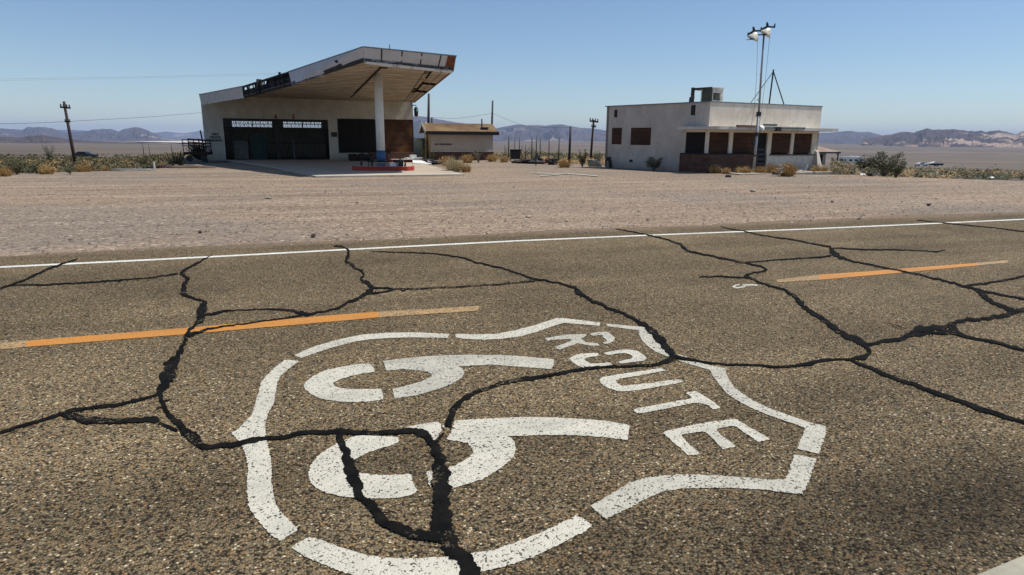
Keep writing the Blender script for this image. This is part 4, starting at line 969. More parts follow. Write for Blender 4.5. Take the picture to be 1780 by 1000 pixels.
# ------------------------------------------------------------------ restroom shed
A_ = P(748, 229, 50.5); A_.z = 0
sh_a = R(15); SH = Frame((A_.x, A_.y, 0), sh_a)
shed = empty('shed', (A_.x, A_.y, 0), sh_a, 'low stucco shed with a brown shingled gable roof behind the forecourt', 'shed')
Ws = SH.F(857, 240).x; ze = SH.F(800, 231).z; zr = SH.F(800, 264).z; D_ = 3.4
mb = MB(); mb.box(0, Ws, 0, D_, -.5, ze+.05)
zk = ze+.62
mb.prism([Vector((0, 0, ze+.05)), Vector((0, D_, ze+.05)), Vector((0, D_/2, zk-.05))], [Vector((Ws, 0, ze+.05)), Vector((Ws, D_, ze+.05)), Vector((Ws, D_/2, zk-.05))])
mb.build('wall', M['shed_wall'], shed)
mb = MB(); mb.box(-.02, -.004, .02, D_-.02, -.4, ze+.02); mb.build('end_wall_paint', M['ochre'], shed)
mb = MB(); o_ = .45; s0 = ze-.03
for sgn in (0, 1):
    ya, yb = (-o_, D_/2) if sgn == 0 else (D_+o_, D_/2)
    mb.prism([Vector((-.4, ya, s0)), Vector((Ws+.35, ya, s0)), Vector((Ws+.35, yb, zk)), Vector((-.4, yb, zk))], [Vector((-.4, ya, s0+.10)), Vector((Ws+.35, ya, s0+.10)), Vector((Ws+.35, yb, zk+.12)), Vector((-.4, yb, zk+.12))])
rf = mb.build('roof', M['roof_shingle'], shed)
mb = MB(); mb.box(-.42, Ws+.37, -o_-.05, -o_-.003, s0-.13, s0+.13); mb.build('eave_board', M['black'], rf)
mb = MB()
mb.beam((-.43, -o_-.05, s0+.03), (-.43, D_/2, zk+.08), .05, .22); mb.beam((-.43, D_+o_, s0+.03), (-.43, D_/2, zk+.08), .05, .22); mb.build('barge_board', M['greybox'], rf)
p = SH.F(839, 222); mb = MB(); mb.tube([(p.x, .3, zk-.2), (p.x, .3, zk+.45)], .05, 6); mb.box(p.x-.05, p.x+.5, .1, .6, zk-.28, zk-.18); mb.build('vent_pipe', M['dark_metal'], rf)
mb = MB(); mb.box(-.045, -.021, 1.1, 1.95, .1, 2.05); mb.build('door', M['board_dark'], shed)
mb = MB(); mb.box(-.02, Ws+.02, -.06, -.003, -.5, zr); mb.build('plinth', M['brick'], shed)
mb = MB(); mb.box(-.02, Ws+.02, -.08, -.003, zr+.003, zr+.05); mb.build('plinth_cap', M['lip'], shed)
p = SH.F(771, 251.3, .02); text('NO TRESPASSING', .17, Mink, shed, Matrix.Translation((p.x, -.012, p.z)) @ RXf @ Matrix.Scale(1.0, 4, (1, 0, 0)))
# white box building far behind
p0 = P(719, 240, 72); mb = MB(); z_ = hgt(p0.x, 72)
mb.box(-.8, 1.9, 0, 3, 2.0, 3.45); mb.box(-.8, 1.9, .2, 3, .3, 2.0)
e = empty('box_trailer', (p0.x-.4, 72, z_), 0, 'white box trailer glimpsed between station and shed', 'trailer')
mb = MB(); mb.box(-1.2, 1.7, 0, 2.4, 1.5, 3.6-z_*.0); mb.build('body', M['white'], e)
mb = MB(); mb.box(-1.2, 1.6, .1, 2.3, 1.1, 1.497); mb.beam((-.9, -.02, 2.9), (.9, -.02, 1.6), .06); mb.build('chassis', M['dark_metal'], e)
for x in (-.6, .9):
    mb = MB(); mb.tube([(x, -.02, .5), (x, .3, .5)], .5, 14); mb.build('wheel', M['black'], e)
# grey tank / drum by the shed
mb = MB(); mb.tube([(0, 0, 0), (0, 0, 1.7)], .55, 14); mb.box(-.4, .4, -.62, -.5, .2, 1.5)
small(mb, 'water_tank', simple('grey_green_tank', (.20, .25, .24), .6, .3, 5), 727, 52.5, -.05, 'grey green tank beside the shop corner', 'tank')
# ------------------------------------------------------------------ diner
A0 = P(1053, 240, 39.8); B0 = P(1230.5, 240, 34.1)
Cc = P(1423, 240, 37.6)
la = math.atan2(A0.y-B0.y, A0.x-B0.x); fa = math.atan2(Cc.y-B0.y, Cc.x-B0.x)
DN = Frame((B0.x, B0.y, 0), fa)              # front: local x to the right, y away
DL = Frame((B0.x, B0.y, 0), la+math.pi)      # left wall: local x runs towards the near corner (negative = away)
din = empty('diner', (B0.x, B0.y, 0), fa, 'boarded up flat roofed stucco diner with a thin wrap-around awning slab', 'diner')
WF = DN.F(1423, 240).x; WL = (A0-B0).length
HD = 3.72; Ldir = DN.i.to_3x3() @ Vector((math.cos(la), math.sin(la), 0))   # local direction away along left wall
def LW(t, off, z):     # point on left wall: t metres from the corner, off outward
    n_ = Vector((-Ldir.y, Ldir.x, 0)); 
    if n_.x > 0: n_ = -n_
    return Ldir*t + n_*off + Vector((0, 0, z))
def lw(px, py): 
    q = DL.F(px, py); return -q.x, q.z
fx = lambda px: DN.F(px, 240).x
zs = DN.F(1228, 221).z          # slab level
# roof line heights from the photo
zA = lw(1054, 185.5)[1]; zB = DN.F(1230, 177).z; zC = DN.F(1423, 185.5).z
Dd = 9.5
th = .2
cw = lw(1192, 240)[0]           # corner window extends this far along the left wall
wzt = DN.F(1250, 230).z; wzb = DN.F(1250, 265.5).z
mb = MB()
def lbox(t0, t1, z0, z1, o0=-th, o1=0):
    q = [LW(t0, o0, 0), LW(t1, o0, 0), LW(t1, o1, 0), LW(t0, o1, 0)]
    zz = lambda p, z: Vector((p.x, p.y, z))
    tz = [z1 if not callable(z1) else z1(t) for t in (t0, t1, t1, t0)]
    mb.prism([zz(p, z0) for p in q], [zz(p, z) for p, z in zip(q, tz)])
topz = lambda t: zB+(zA-zB)*t/WL
def fbox(x0, x1, z0, z1, y0=0, y1=th):
    tz = [z1 if not callable(z1) else z1(x) for x in (x0, x1, x1, x0)]
    q = [(x0, y0), (x1, y0), (x1, y1), (x0, y1)]
    mb.prism([Vector((a, b, z0)) for a, b in q], [Vector((a, b, z)) for (a, b), z in zip(q, tz)])
ftop = lambda x: zB+(zC-zB)*x/WF
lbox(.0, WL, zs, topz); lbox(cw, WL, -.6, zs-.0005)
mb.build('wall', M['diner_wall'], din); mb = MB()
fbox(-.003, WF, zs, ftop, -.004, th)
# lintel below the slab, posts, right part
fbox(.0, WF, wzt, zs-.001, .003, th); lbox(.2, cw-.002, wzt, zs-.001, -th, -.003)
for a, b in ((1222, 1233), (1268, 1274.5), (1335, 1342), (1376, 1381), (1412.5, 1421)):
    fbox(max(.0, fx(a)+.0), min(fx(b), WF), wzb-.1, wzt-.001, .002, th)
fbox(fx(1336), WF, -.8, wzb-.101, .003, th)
mb.build('front_wall', M['diner_front_sunlit'], din); mb = MB()
# far side and back
bR = Vector((WF, 0, 0))+Ldir*WL*1.0
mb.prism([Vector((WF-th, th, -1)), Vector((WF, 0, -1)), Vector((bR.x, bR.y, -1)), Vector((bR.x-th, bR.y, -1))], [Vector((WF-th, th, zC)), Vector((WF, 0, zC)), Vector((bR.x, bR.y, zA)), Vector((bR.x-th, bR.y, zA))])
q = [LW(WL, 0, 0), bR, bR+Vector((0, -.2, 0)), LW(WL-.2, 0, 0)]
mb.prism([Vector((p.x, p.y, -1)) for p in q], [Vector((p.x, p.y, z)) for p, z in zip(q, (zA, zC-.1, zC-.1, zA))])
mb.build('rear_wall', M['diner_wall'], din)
mb = MB(); q = [Vector((.1, .15, 0)), Vector((WF-.1, .1, 0)), bR+Vector((-.2, -.2, 0)), LW(WL-.2, -.2, 0)]
mb.prism([Vector((p.x, p.y, 3.0)) for p in q], [Vector((p.x, p.y, 3.15)) for p in q]); mb.build('roof', M['concrete'], din)
mb = MB(); lbox(0, WL, zB-.01, lambda t: topz(t)+.035, -.14, .03); fbox(-.02, WF, zC-.2, lambda x: ftop(x)+.03, .03, .14); mb.v = [(v[0], v[1], v[2]) for v in mb.v]
mb = MB()
a = LW(0, .02, zB+.01); b = LW(WL+.1, .02, zA+.01); mb.beam(a, b, .10, .05); a = Vector((-.02, .02, zB+.01)); b = Vector((WF+.02, .02, zC+.01)); mb.beam(a, b, .10, .05)
mb.build('coping', M['trim'], din)
# awning slab wrapping the corner
ov = 1.0; lt = lw(1180, 219)[0]; xr = DN.F(1442, 240, ov*.5).x
nL = LW(0, 1, 0)
c0 = LW(0, ov*.55, 0)+Vector((0, -ov, 0)); lt *= .82; c1 = LW(lt, ov*.55, 0)
poly_ = [LW(lt, .0, 0), c1, c0, Vector((xr, -ov, 0)), Vector((xr, .6, 0)), Vector((WF+.01, .6, 0)), Vector((WF+.01, -.002, 0)), Vector((.0, -.002, 0))]
mb = MB(); mb.prism([Vector((p.x, p.y, zs-.13)) for p in poly_], [Vector((p.x, p.y, zs+.02)) for p in poly_])
sl = mb.build('awning', M['slab'], din)
# sign frames left on the slab edge
FW = Frame(din.matrix_world @ Vector((0, -ov-.05, 0)), fa)
def fr(px0, px1, py0, py1, mat, name='sign_frame', fill=False, dep=.1):
    a = FW.F(px0, py0); b = FW.F(px1, py1); y0 = -ov-.05-dep; y1 = -ov-.03; mb = MB()
    if fill: mb.box(a.x, b.x, y0, y1, b.z, a.z)
    else:
        mb.box(a.x, b.x, y0, y1, a.z-.035, a.z); mb.box(a.x, b.x, y0, y1, b.z, b.z+.035); mb.box(a.x, a.x+.04, y0, y1, b.z+.036, a.z-.036); mb.box(b.x-.04, b.x, y0, y1, b.z+.036, a.z-.036)
        mb.box(a.x+.05, b.x-.05, y1-.03, y1-.02, b.z+.04, a.z-.04)
    return mb.build(name, mat, sl)
fr(1280, 1318, 217.4, 221.8, M['rust']); fr(1330, 1397, 220, 226.2, simple('pale_green_frame', (.42, .46, .40), .6, .4, 4)); fr(1327, 1346, 215.6, 219.4, simple('teal_grey_box', (.10, .17, .16), .6, .4, 4), 'sign_box', True, .2)
fr(1346.5, 1354, 221.2, 228.2, M['black'], 'sign_box', True, .16)
mb = MB()    # floodlight dish on the slab beside the pole
p = FW.F(1322.5, 221.5); mb.tube([(p.x-.10, -ov-.1, p.z-.12), (p.x-.05, -ov-.12, p.z-.08), (p.x+.04, -ov-.12, p.z+.03), (p.x+.06, -ov-.12, p.z+.07)], [.15, .19, .12, .03], 12); mb.build('dish_light', M['white'], sl)
# boards, brick base, door
def wboard(px0, px1, pt0, pb0, mat, name='window_board', n=1, y=.07):
    a = DN.F(px0, pt0); b = DN.F(px1, pb0); mb = MB()
    for k in range(n):
        x0 = a.x+(b.x-a.x)*k/n; x1 = a.x+(b.x-a.x)*(k+1)/n; mb.box(x0+.004, x1-.004, y+.003*(k % 2), y+.03, wzb-.02, wzt+.01)
    return mb.build(name, mat, din)
wboard(1232, 1269, 230, 266, M['board_dark'], n=2); wboard(1273, 1314, 230, 266, M['board_dark'], n=3)
wboard(1341, 1377, 230, 266, M['board_dark'], n=2); wboard(1380, 1413, 230, 266, M['board_dark'], n=2)
mb = MB(); a, b = fx(1314), fx(1336); mb.box(a, b, .10, .13, -.1, wzt+.01)
dr = mb.build('door', M['board_black'], din); mb = MB()
for k in range(4): mb.box(a+.05, b-.02, .06, .098, .35+k*.25, .47+k*.25)
mb.build('louvre', M['dark_metal'], dr)
mb = MB(); q = [LW(.22, -.09, 0), LW(cw, -.09, 0), LW(cw, -.05, 0), LW(.22, -.05, 0)]; mb.prism([Vector((p.x, p.y, wzb-.05)) for p in q], [Vector((p.x, p.y, wzt)) for p in q]); mb.build('window_board', M['board_black'], din)
mb = MB(); xe = fx(1312)
zb_ = wzb-.11
outer = [LW(cw+.1, .28, 0), LW(0, .28, 0)+Vector((0.05, -.32, 0)), Vector((xe, -.32, 0)), Vector((xe, th, 0)), LW(.2, -.2, 0), LW(cw+.1, -.2, 0)]
mb.prism([Vector((p.x, p.y, -.6)) for p in outer], [Vector((p.x, p.y, zb_)) for p in outer]); mb.build('brick_base', M['brick'], din)
mb = MB(); o2 = [p+Vector((0, 0, 0)) for p in outer]; mb.prism([Vector((p.x, p.y, zb_+.002)) for p in o2], [Vector((p.x, p.y, zb_+.07)) for p in o2]); mb.build('sill', M['redwood'], din)
mb = MB(); mb.box(fx(1340), WF-.05, -.06, .002, wzb-.16, wzb-.103); mb.build('sill', M['dark_metal'], din)
# left wall windows and vents
def lfeat(px0, px1, py0, py1, mat, name, o0=-.02, o1=.02):
    t0, z1 = lw(px0, py0); t1, z0 = lw(px1, py1); mb = MB()
    q = [LW(t0, o0, 0), LW(t1, o0, 0), LW(t1, o1, 0), LW(t0, o1, 0)]
    mb.prism([Vector((p.x, p.y, z0)) for p in q], [Vector((p.x, p.y, z1)) for p in q]); return mb.build(name, mat, din)
lfeat(1064.5, 1080, 222.5, 251, M['board_dark'], 'window_board'); lfeat(1097.5, 1130.5, 222.5, 252.5, M['board_dark'], 'window_board')
lfeat(1068.5, 1072.8, 191, 204, M['black'], 'vent'); lfeat(1202, 1208, 183, 200.5, M['black'], 'vent'); lfeat(1094.5, 1099.5, 277.5, 282.3, M['black'], 'vent')
lfeat(1057.3, 1061.6, 273, 279.5, M['black'], 'meter_box', 0.003, .15)
t0, z0 = lw(1062, 279); mb = MB(); mb.tube([LW(t0, .1, z0), LW(t0-.1, .12, z0-.5), LW(t0-.1, .12, -.2)], .09, 8); mb.build('drain_pipe', M['black'], din)
# crumbling buttress at the right end
mb = MB(); xb = WF-.12
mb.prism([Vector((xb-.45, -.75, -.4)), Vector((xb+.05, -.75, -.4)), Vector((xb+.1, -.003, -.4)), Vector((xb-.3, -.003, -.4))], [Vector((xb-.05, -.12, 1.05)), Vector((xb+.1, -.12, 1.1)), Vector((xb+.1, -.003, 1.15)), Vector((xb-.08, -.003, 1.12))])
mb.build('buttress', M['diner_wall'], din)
# roof cooler housing
rc = []
YR = 36.0
o_ = P(1239, 165, YR); o_.z = 3.15; RC = Frame((o_.x, o_.y, 3.15), fa)
k_ = din.matrix_world.inverted() @ Vector((o_.x, o_.y, 3.15))
x0 = RC.F(1237.5, 165).x; x1 = RC.F(1257, 165).x; zt = RC.F(1248, 155).z+3.15*0
zt = onp(1240, 150.5, RC.o, RC.n).z; zt2 = onp(1257, 154.5, RC.o, RC.n).z
mb = MB(); kx, ky = k_.x, k_.y
X0, X1 = kx+x0, kx+x1; Y1 = ky+1.5
zz0 = 3.15; ozt = onp(1245, 161.5, RC.o, RC.n).z; ox0 = kx+RC.F(1239.5, 165).x; ox1 = kx+RC.F(1252.5, 165).x; ozb = onp(1245, 175, RC.o, RC.n).z
mb.box(X0, ox0, ky, ky+.08, zz0, ozt); mb.box(ox1, X1, ky, ky+.08, zz0, ozt); mb.box(X0, X1, ky, ky+.08, ozt, zt2); mb.box(ox0, ox1, ky, ky+.08, zz0, ozb)
hv = lambda p, z: Vector((p.x, p.y, z))
def wl_(a, b, t_, z0_, z1_):
    mb.prism([hv(a, z0_), hv(b, z0_), hv(b+t_, z0_), hv(a+t_, z0_)], [hv(a, z1_), hv(b, z1_), hv(b+t_, z1_), hv(a+t_, z1_)])
q0, q1 = Vector((X0, ky+.081, 0)), Vector((X1, ky+.081, 0)); wl_(q1, q1+Ldir*.6, Vector((-.05, 0, 0)), zz0, zt2); wl_(q0+Ldir*.6, q1+Ldir*.6, Vector((0, .05, 0)), zz0, zt2)
wl_(q0+Vector((-.03, -.12, 0)), q0+Ldir*1.15, q1-q0+Vector((.06, 0, 0)), zt2, zt2+.05)
cool = mb.build('cooler_housing', simple('cooler_paint', (.82, .81, .74), .7, col2=(.52, .53, .47), scale=4, lo=.45, hi=.6), din)
mb = MB(); la_ = Ldir
pA = Vector((X0, ky, 0)); pm = pA+la_*.62; pB = pA+la_*1.25
mb.prism([Vector((p.x, p.y, zz0)) for p in (pA, pm, pm+Vector((.05, 0, 0)), pA+Vector((.05, 0, 0)))], [Vector((p.x, p.y, zt2)) for p in (pA, pm, pm+Vector((.05, 0, 0)), pA+Vector((.05, 0, 0)))]); mb.build('side_panel', simple('dark_green_panel', (.05, .06, .045), .7), cool)
mb = MB(); mb.beam(Vector((pB.x, pB.y, zz0)), Vector((pB.x, pB.y, zt2+.1)), .16, .12); mb.beam(Vector((pA.x, pA.y, zt2+.02)), Vector((pB.x, pB.y, zt2+.02)), .1, .1)
mb.beam(Vector((pB.x+.9, pB.y, zz0)), Vector((pB.x+.9, pB.y, zt2)), .1, .1); mb.beam(Vector((pB.x, pB.y, zt2)), Vector((pB.x+.9, pB.y, zt2)), .08, .08)
mb.build('frame', M['dark_metal'], cool)
t0, z0 = lw(1196, 174); mb = MB(); mb.tube([LW(t0+.1, -.3, 3.6), LW(t0+.1, -.3, z0+.12), LW(t0-.15, -.3, z0+.14)], .06, 6); mb.build('roof_pipe', M['dark_metal'], din)
# faint ghost of painted lettering: rust streaks and scuffs below the parapet
# ------------------------------------------------------------------ antenna frame on the roof
am = P(1336.5, 200, 37.3); ax = (din.matrix_world.inverted() @ am)
e = empty('antenna_frame', (am.x, am.y, 3.15), 0, 'black braced mast standing on the diner roof behind the light pole', 'mast')
zt = P(1337, 121, 37.3).z-3.15
mb = MB(); mb.tube([(-.06, 0, 0), (.02, 0, zt)], .04, 6); mb.build('mast', M['black'], e)
bR_ = P(1364, 181.5, 37.3); bL_ = P(1303.5, 178.5, 37.7)
for q, y in ((bR_, 0), (bL_, .4)):
    mb = MB(); mb.tube([(.02, 0, zt-.1), (q.x-am.x, y, q.z-3.15-.1)], .03 if y == 0 else .018, 6); mb.build('brace', M['black'], e)
mb = MB(); q = bR_; mb.tube([(-.05, 0, q.z-3.2), (q.x-am.x, 0, q.z-3.2)], .025, 6); mb.build('base_rail', M['black'], e)
# ------------------------------------------------------------------ light pole
PB = P(1309.5, 300, 33.6); pt = P(1328, 60, 33.6)
e = empty('light_pole', (PB.x, PB.y, -.05), 0, 'tall rusty galvanised pole with two floodlights in front of the diner', 'light pole')
lx = lambda p: Vector((p.x-PB.x, p.y-PB.y, p.z+.05))
mb = MB(); pm = lx(P(1318.5, 178, 33.6)); pe = lx(pt)
mb.tube([(0, 0, 0), (0, 0, 1.0), Vector((0, 0, 0)).lerp(pe, .45)*Vector((1, 1, 1))], .085, 12)
mb.v = []; mb.f = []; mb.mi = []
mb.tube([(0, 0, -.2), (0, 0, 3.0)], .072, 14); mb.tube([(0, 0, 3.0), (pe.x*.6, 0, 5.0), (pe.x, 0, pe.z)], [.055, .048, .042], 12)
pl = mb.build('pole', M['pole_steel'], e, True)
mb = MB(); mb.tube([(.0, 0, 1.9), (0, 0, 2.1)], .11, 12); mb.build('bracket', M['dark_metal'], e); mb = MB(); mb.tube([(0, 0, .9), (0, 0, .98)], .105, 12); mb.build('bracket', M['dark_metal'], e); mb = MB(); mb.tube([(0, 0, 2.9), (0, 0, 3.1)], .12, 12); mb.build('bracket', M['dark_metal'], e); mb = MB(); mb.box(-.2, -.08, -.08, .08, 1.45, 1.75); mb.build('switch_box', M['dark_metal'], e)
a = pe.z
mb = MB(); mb.tube([(pe.x-.75, 0, a-.12), (pe.x-.3, 0, a-.02), (pe.x+.25, 0, a-.02)], .03, 8); mb.build('cross_arm', M['dark_metal'], e)
for (px, py, dxx, ti) in ((1310.5, 63, -.28, -.35), (1333, 55.5, .1, -.12)):
    c_ = lx(P(px, py, 33.6)); f_ = empty('floodlight', (0, 0, 0)); f_.parent = e; f_.location = c_; f_.rotation_euler = (R(10), ti*.4, 0)
    sg = -1 if dxx < 0 else 1
    mb = MB(); 
    prof = [(-.30, .0), (-.29, .02), (-.12, .20), (.05, .24)]
    rr = []
    mb.tube([(-.08, 0, -.12), (-.06, 0, -.09), (.05, 0, .05), (.11, 0, .13), (.12, 0, .15)], [.31, .30, .17, .10, .03], 16); s_ = mb.build('shade', M['cream'], f_, True)
    mb = MB(); mb.tube([(-.085, 0, -.135), (-.085, 0, -.123)], .29, 16); mb.build('glass', M['glassdark'], f_)
    mb = MB(); mb.tube([(-.20, .05, .14), (.02, .05, .24), (.36, .05, .20)], [.05, .045, .04], 8); mb.tube([(.02, .05, .22), (.0, .05, .36), (-.03, .05, .44)], [.07, .06, .03], 8); mb.tube([(.36, .05, .16), (.38, .05, .36)], [.045, .03], 8)
    mb.blob((-.24, .05, .12), .08, .08, .08, 1, 8, .05); mb.build('mount', M['black'], f_)
for py, xl, xr_ in ((129.5, 1323.5, 1342.5), (172.8, 1319, 1337.5), (201.3, 1316.5, 1334.5)):
    p0, p1 = lx(P(xl, py+.8, 33.6)), lx(P(xr_, py-1, 33.9)); mb = MB(); mb.tube([p0, (p1.x, 2.0, p1.z+ (p1.z-3.2)*.06)], .022, 6); mb.build('stay', M['dark_metal'], e)
for (a0, a1) in (((1317, 70), (1312.5, 176)), ((1338, 64), (1323, 200))):
    p0, p1 = lx(P(*a0, 33.6)), lx(P(*a1, 33.5)); mb = MB(); mb.tube([p0, p0.lerp(p1, .5)+Vector((.02, 0, 0)), p1, (p1.x-.05, 0, 2.2)], .008, 4); mb.build('cable', M['dark_metal'], e)
# ------------------------------------------------------------------ sidewalk before the diner, far hut
mb = MB(); q = [DN.m @ Vector(v) for v in ((-.2, -2.6, 0), (WF+4.5, -2.3, 0), (WF+4.2, -1.1, 0), (0.2, -1.2, 0))]
mb.prism([Vector((p.x, p.y, -.2)) for p in q], [Vector((p.x, p.y, .045)) for p in q]); o = mb.build('broken_walk', M['rubble']); tag(o, 'crumbling pale concrete walk in front of the diner', 'walkway', kind='structure')
p = P(1436, 250, 62); z_ = hgt(p.x, 62)
e = empty('hut', (p.x, 62, z_), .35, 'small hut with a pale brown hipped roof and porch behind the diner', 'hut')
ev = P(1440, 264.8, 60.5).z-z_; pk = P(1425, 246, 63).z-z_
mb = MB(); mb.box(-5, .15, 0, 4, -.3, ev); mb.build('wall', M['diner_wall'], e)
mb = MB(); a, b, c_, d_ = Vector((-6, -.9, ev)), Vector((.95, -.9, ev)), Vector((.95, 4.6, ev)), Vector((-6, 4.6, ev)); r1, r2 = Vector((-4, 1.8, pk)), Vector((-1.2, 1.8, pk))
mb.add([a, b, c_, d_, r1, r2], [(0, 1, 5, 4), (1, 2, 5), (2, 3, 4, 5), (3, 0, 4), (0, 3, 2, 1)]); mb.build('roof', simple('pale_brown_shingle', (.34, .24, .19), .9, .3, 2), e)
mb = MB(); mb.box(-6, .97, -.93, -.905, ev-.12, ev+.03); mb.build('fascia', M['dark_metal'], e)
mb = MB(); mb.box(-.95, -.25, -.03, -.003, 0, ev-.25); mb.build('door', M['board_black'], e)
mb = MB(); mb.beam((.8, -.8, -.3), (.8, -.8, ev), .08); mb.beam((.8, -.8, ev-.3), (.45, -.8, ev), .06); mb.build('porch_post', M['dark_metal'], e)
M['conc_grey'] = simple('weathered_grey_slab', (.20, .20, .18), .9, .4, 3)
# ------------------------------------------------------------------ vegetation
rnd = random.Random(7)
def blades(mb, c, n, h, r, w, up=.5, droop=.25, rng=rnd):
    for _ in range(n):
        a = rng.uniform(0, 2*math.pi); el = rng.random()**up; q = rng.uniform(.55, 1)
        b = Vector(c)+Vector((math.cos(a), math.sin(a), 0))*r*.25*rng.random()
        out = Vector((math.cos(a), math.sin(a), 0))*r*(1-el*.8)*q
        tip = b+out+Vector((0, 0, h*q*(.35+.65*el)))
        mid = b.lerp(tip, .55)+Vector((0, 0, h*droop*rng.random()))+Vector((rng.uniform(-1, 1), rng.uniform(-1, 1), 0))*.04
        s = Vector((-math.sin(a), math.cos(a), 0)).lerp(Vector((rng.uniform(-1, 1), rng.uniform(-1, 1), 0)), .5).normalized()*w*rng.uniform(.6, 1.3)
        mb.add([b-s, b+s, mid+s*.8, mid-s*.8, tip], [(0, 1, 2, 3), (3, 2, 4)])
def leaves(mb, c, n, rx, ry, rz, s, rng=rnd, core=.35, seed=0, fl=0.0):
    for _ in range(n):
        d = Vector((rng.gauss(0, 1), rng.gauss(0, 1), rng.gauss(0, 1))).normalized()
        q = core+(1-core)*rng.random()**.6
        q *= 1+.55*noise.noise(d*2.3+Vector((seed*7.7, seed, 0)))
        p = Vector(c)+Vector((d.x*rx, d.y*ry, d.z*rz))*q
        if p.z < fl+.01: p.z = fl+rng.uniform(.02, .15)
        u = Vector((rng.gauss(0, 1), rng.gauss(0, 1), rng.gauss(0, 1))).normalized(); v = u.orthogonal().normalized()
        k = s*rng.uniform(.6, 1.4); mb.add([p-u*k, p+v*k*.45, p+u*k, p-v*k*.45], [(0, 1, 2, 3)])
def make_dry(seed, n=420):
    rng = random.Random(seed); mb = MB()
    for k in range(5):
        c = (rng.uniform(-.28, .28), rng.uniform(-.22, .22), 0)
        blades(mb, c, n//5, rng.uniform(.55, 1.0), rng.uniform(.35, .6), .008, .6, .25, rng)
    leaves(mb, (0, 0, .3), n, .55, .5, .34, .035, rng, .3, seed); return mb
def make_green(seed, n=900, tall=1.0):
    rng = random.Random(seed); mb = MB(); mb2 = MB()
    for k in range(11):
        a = rng.uniform(0, 2*math.pi); r = rng.uniform(.15, .5); t = Vector((math.cos(a)*r, math.sin(a)*r, rng.uniform(.55, 1.0)*tall))
        mid = t*.5+Vector((rng.uniform(-.08, .08), rng.uniform(-.08, .08), .03))
        mb2.tube([(0, 0, 0), mid, t], [.016, .011, .004], 4, False)
        for q in (.45, .62, .8, .97):
            p = Vector((0, 0, 0)).lerp(t, q)+Vector((rng.uniform(-.07, .07), rng.uniform(-.07, .07), 0)); leaves(mb, p, n//44, .15, .15, .13, .026, rng, .1, k)
    return mb, mb2
dry_me = [make_dry(s).build('dry_bush', M['dry']).data for s in (1, 2, 3)]
pale_me = [make_dry(s, 500).build('pale', M['dry_pale']).data for s in (4, 5)]
gr_me = []
for s in (11, 12, 13):
    a, b = make_green(s, 2300); gr_me.append((a.build('g', M['green']).data, b.build('g', M['twig']).data))
for o in [o for o in C.objects if o.data in dry_me+pale_me+[q for p in gr_me for q in p]]: bpy.data.objects.remove(o)
def ground_z(x, y):
    return hgt(x, y)-.02
def bush(kind, px, py, wpx, hpx, label, group=None, Y=None, seed=None):
    # foot of the plant at photo point (px, py) on the ground
    if Y is None:
        lo, hi = 12, 400
        for _ in range(40):
            mid = (lo+hi)/2; p = P(px, py, mid)
            if p.z > hgt(p.x, mid): lo = mid
            else: hi = mid
        Y = lo
    p = P(px, py, Y); z = ground_z(p.x, Y); dq = kind in ('dry', 'pale'); sx = wpx/1144*Y/(1.3 if dq else 1.25); sz = hpx/1144*Y/(.80 if dq else 1.0)
    k = seed if seed is not None else int(px*7+py)
    cat = 'bush'
    if kind in ('dry', 'pale'):
        me = (dry_me if kind == 'dry' else pale_me)[k % (3 if kind == 'dry' else 2)]
        o = bpy.data.objects.new('dry_bush', me); C.objects.link(o)
    else:
        a, b = gr_me[k % 3]; o = empty('shrub', (0, 0, 0)); f = bpy.data.objects.new('foliage', a); s_ = bpy.data.objects.new('stem', b)
        for q in (f, s_): C.objects.link(q); q.parent = o
        cat = 'shrub'
    o.location = (p.x, Y, z); o.scale = (sx, sx, sz); o.rotation_euler = (0, 0, (k*1.7) % 6.28)
    tag(o, label, cat, group); return o
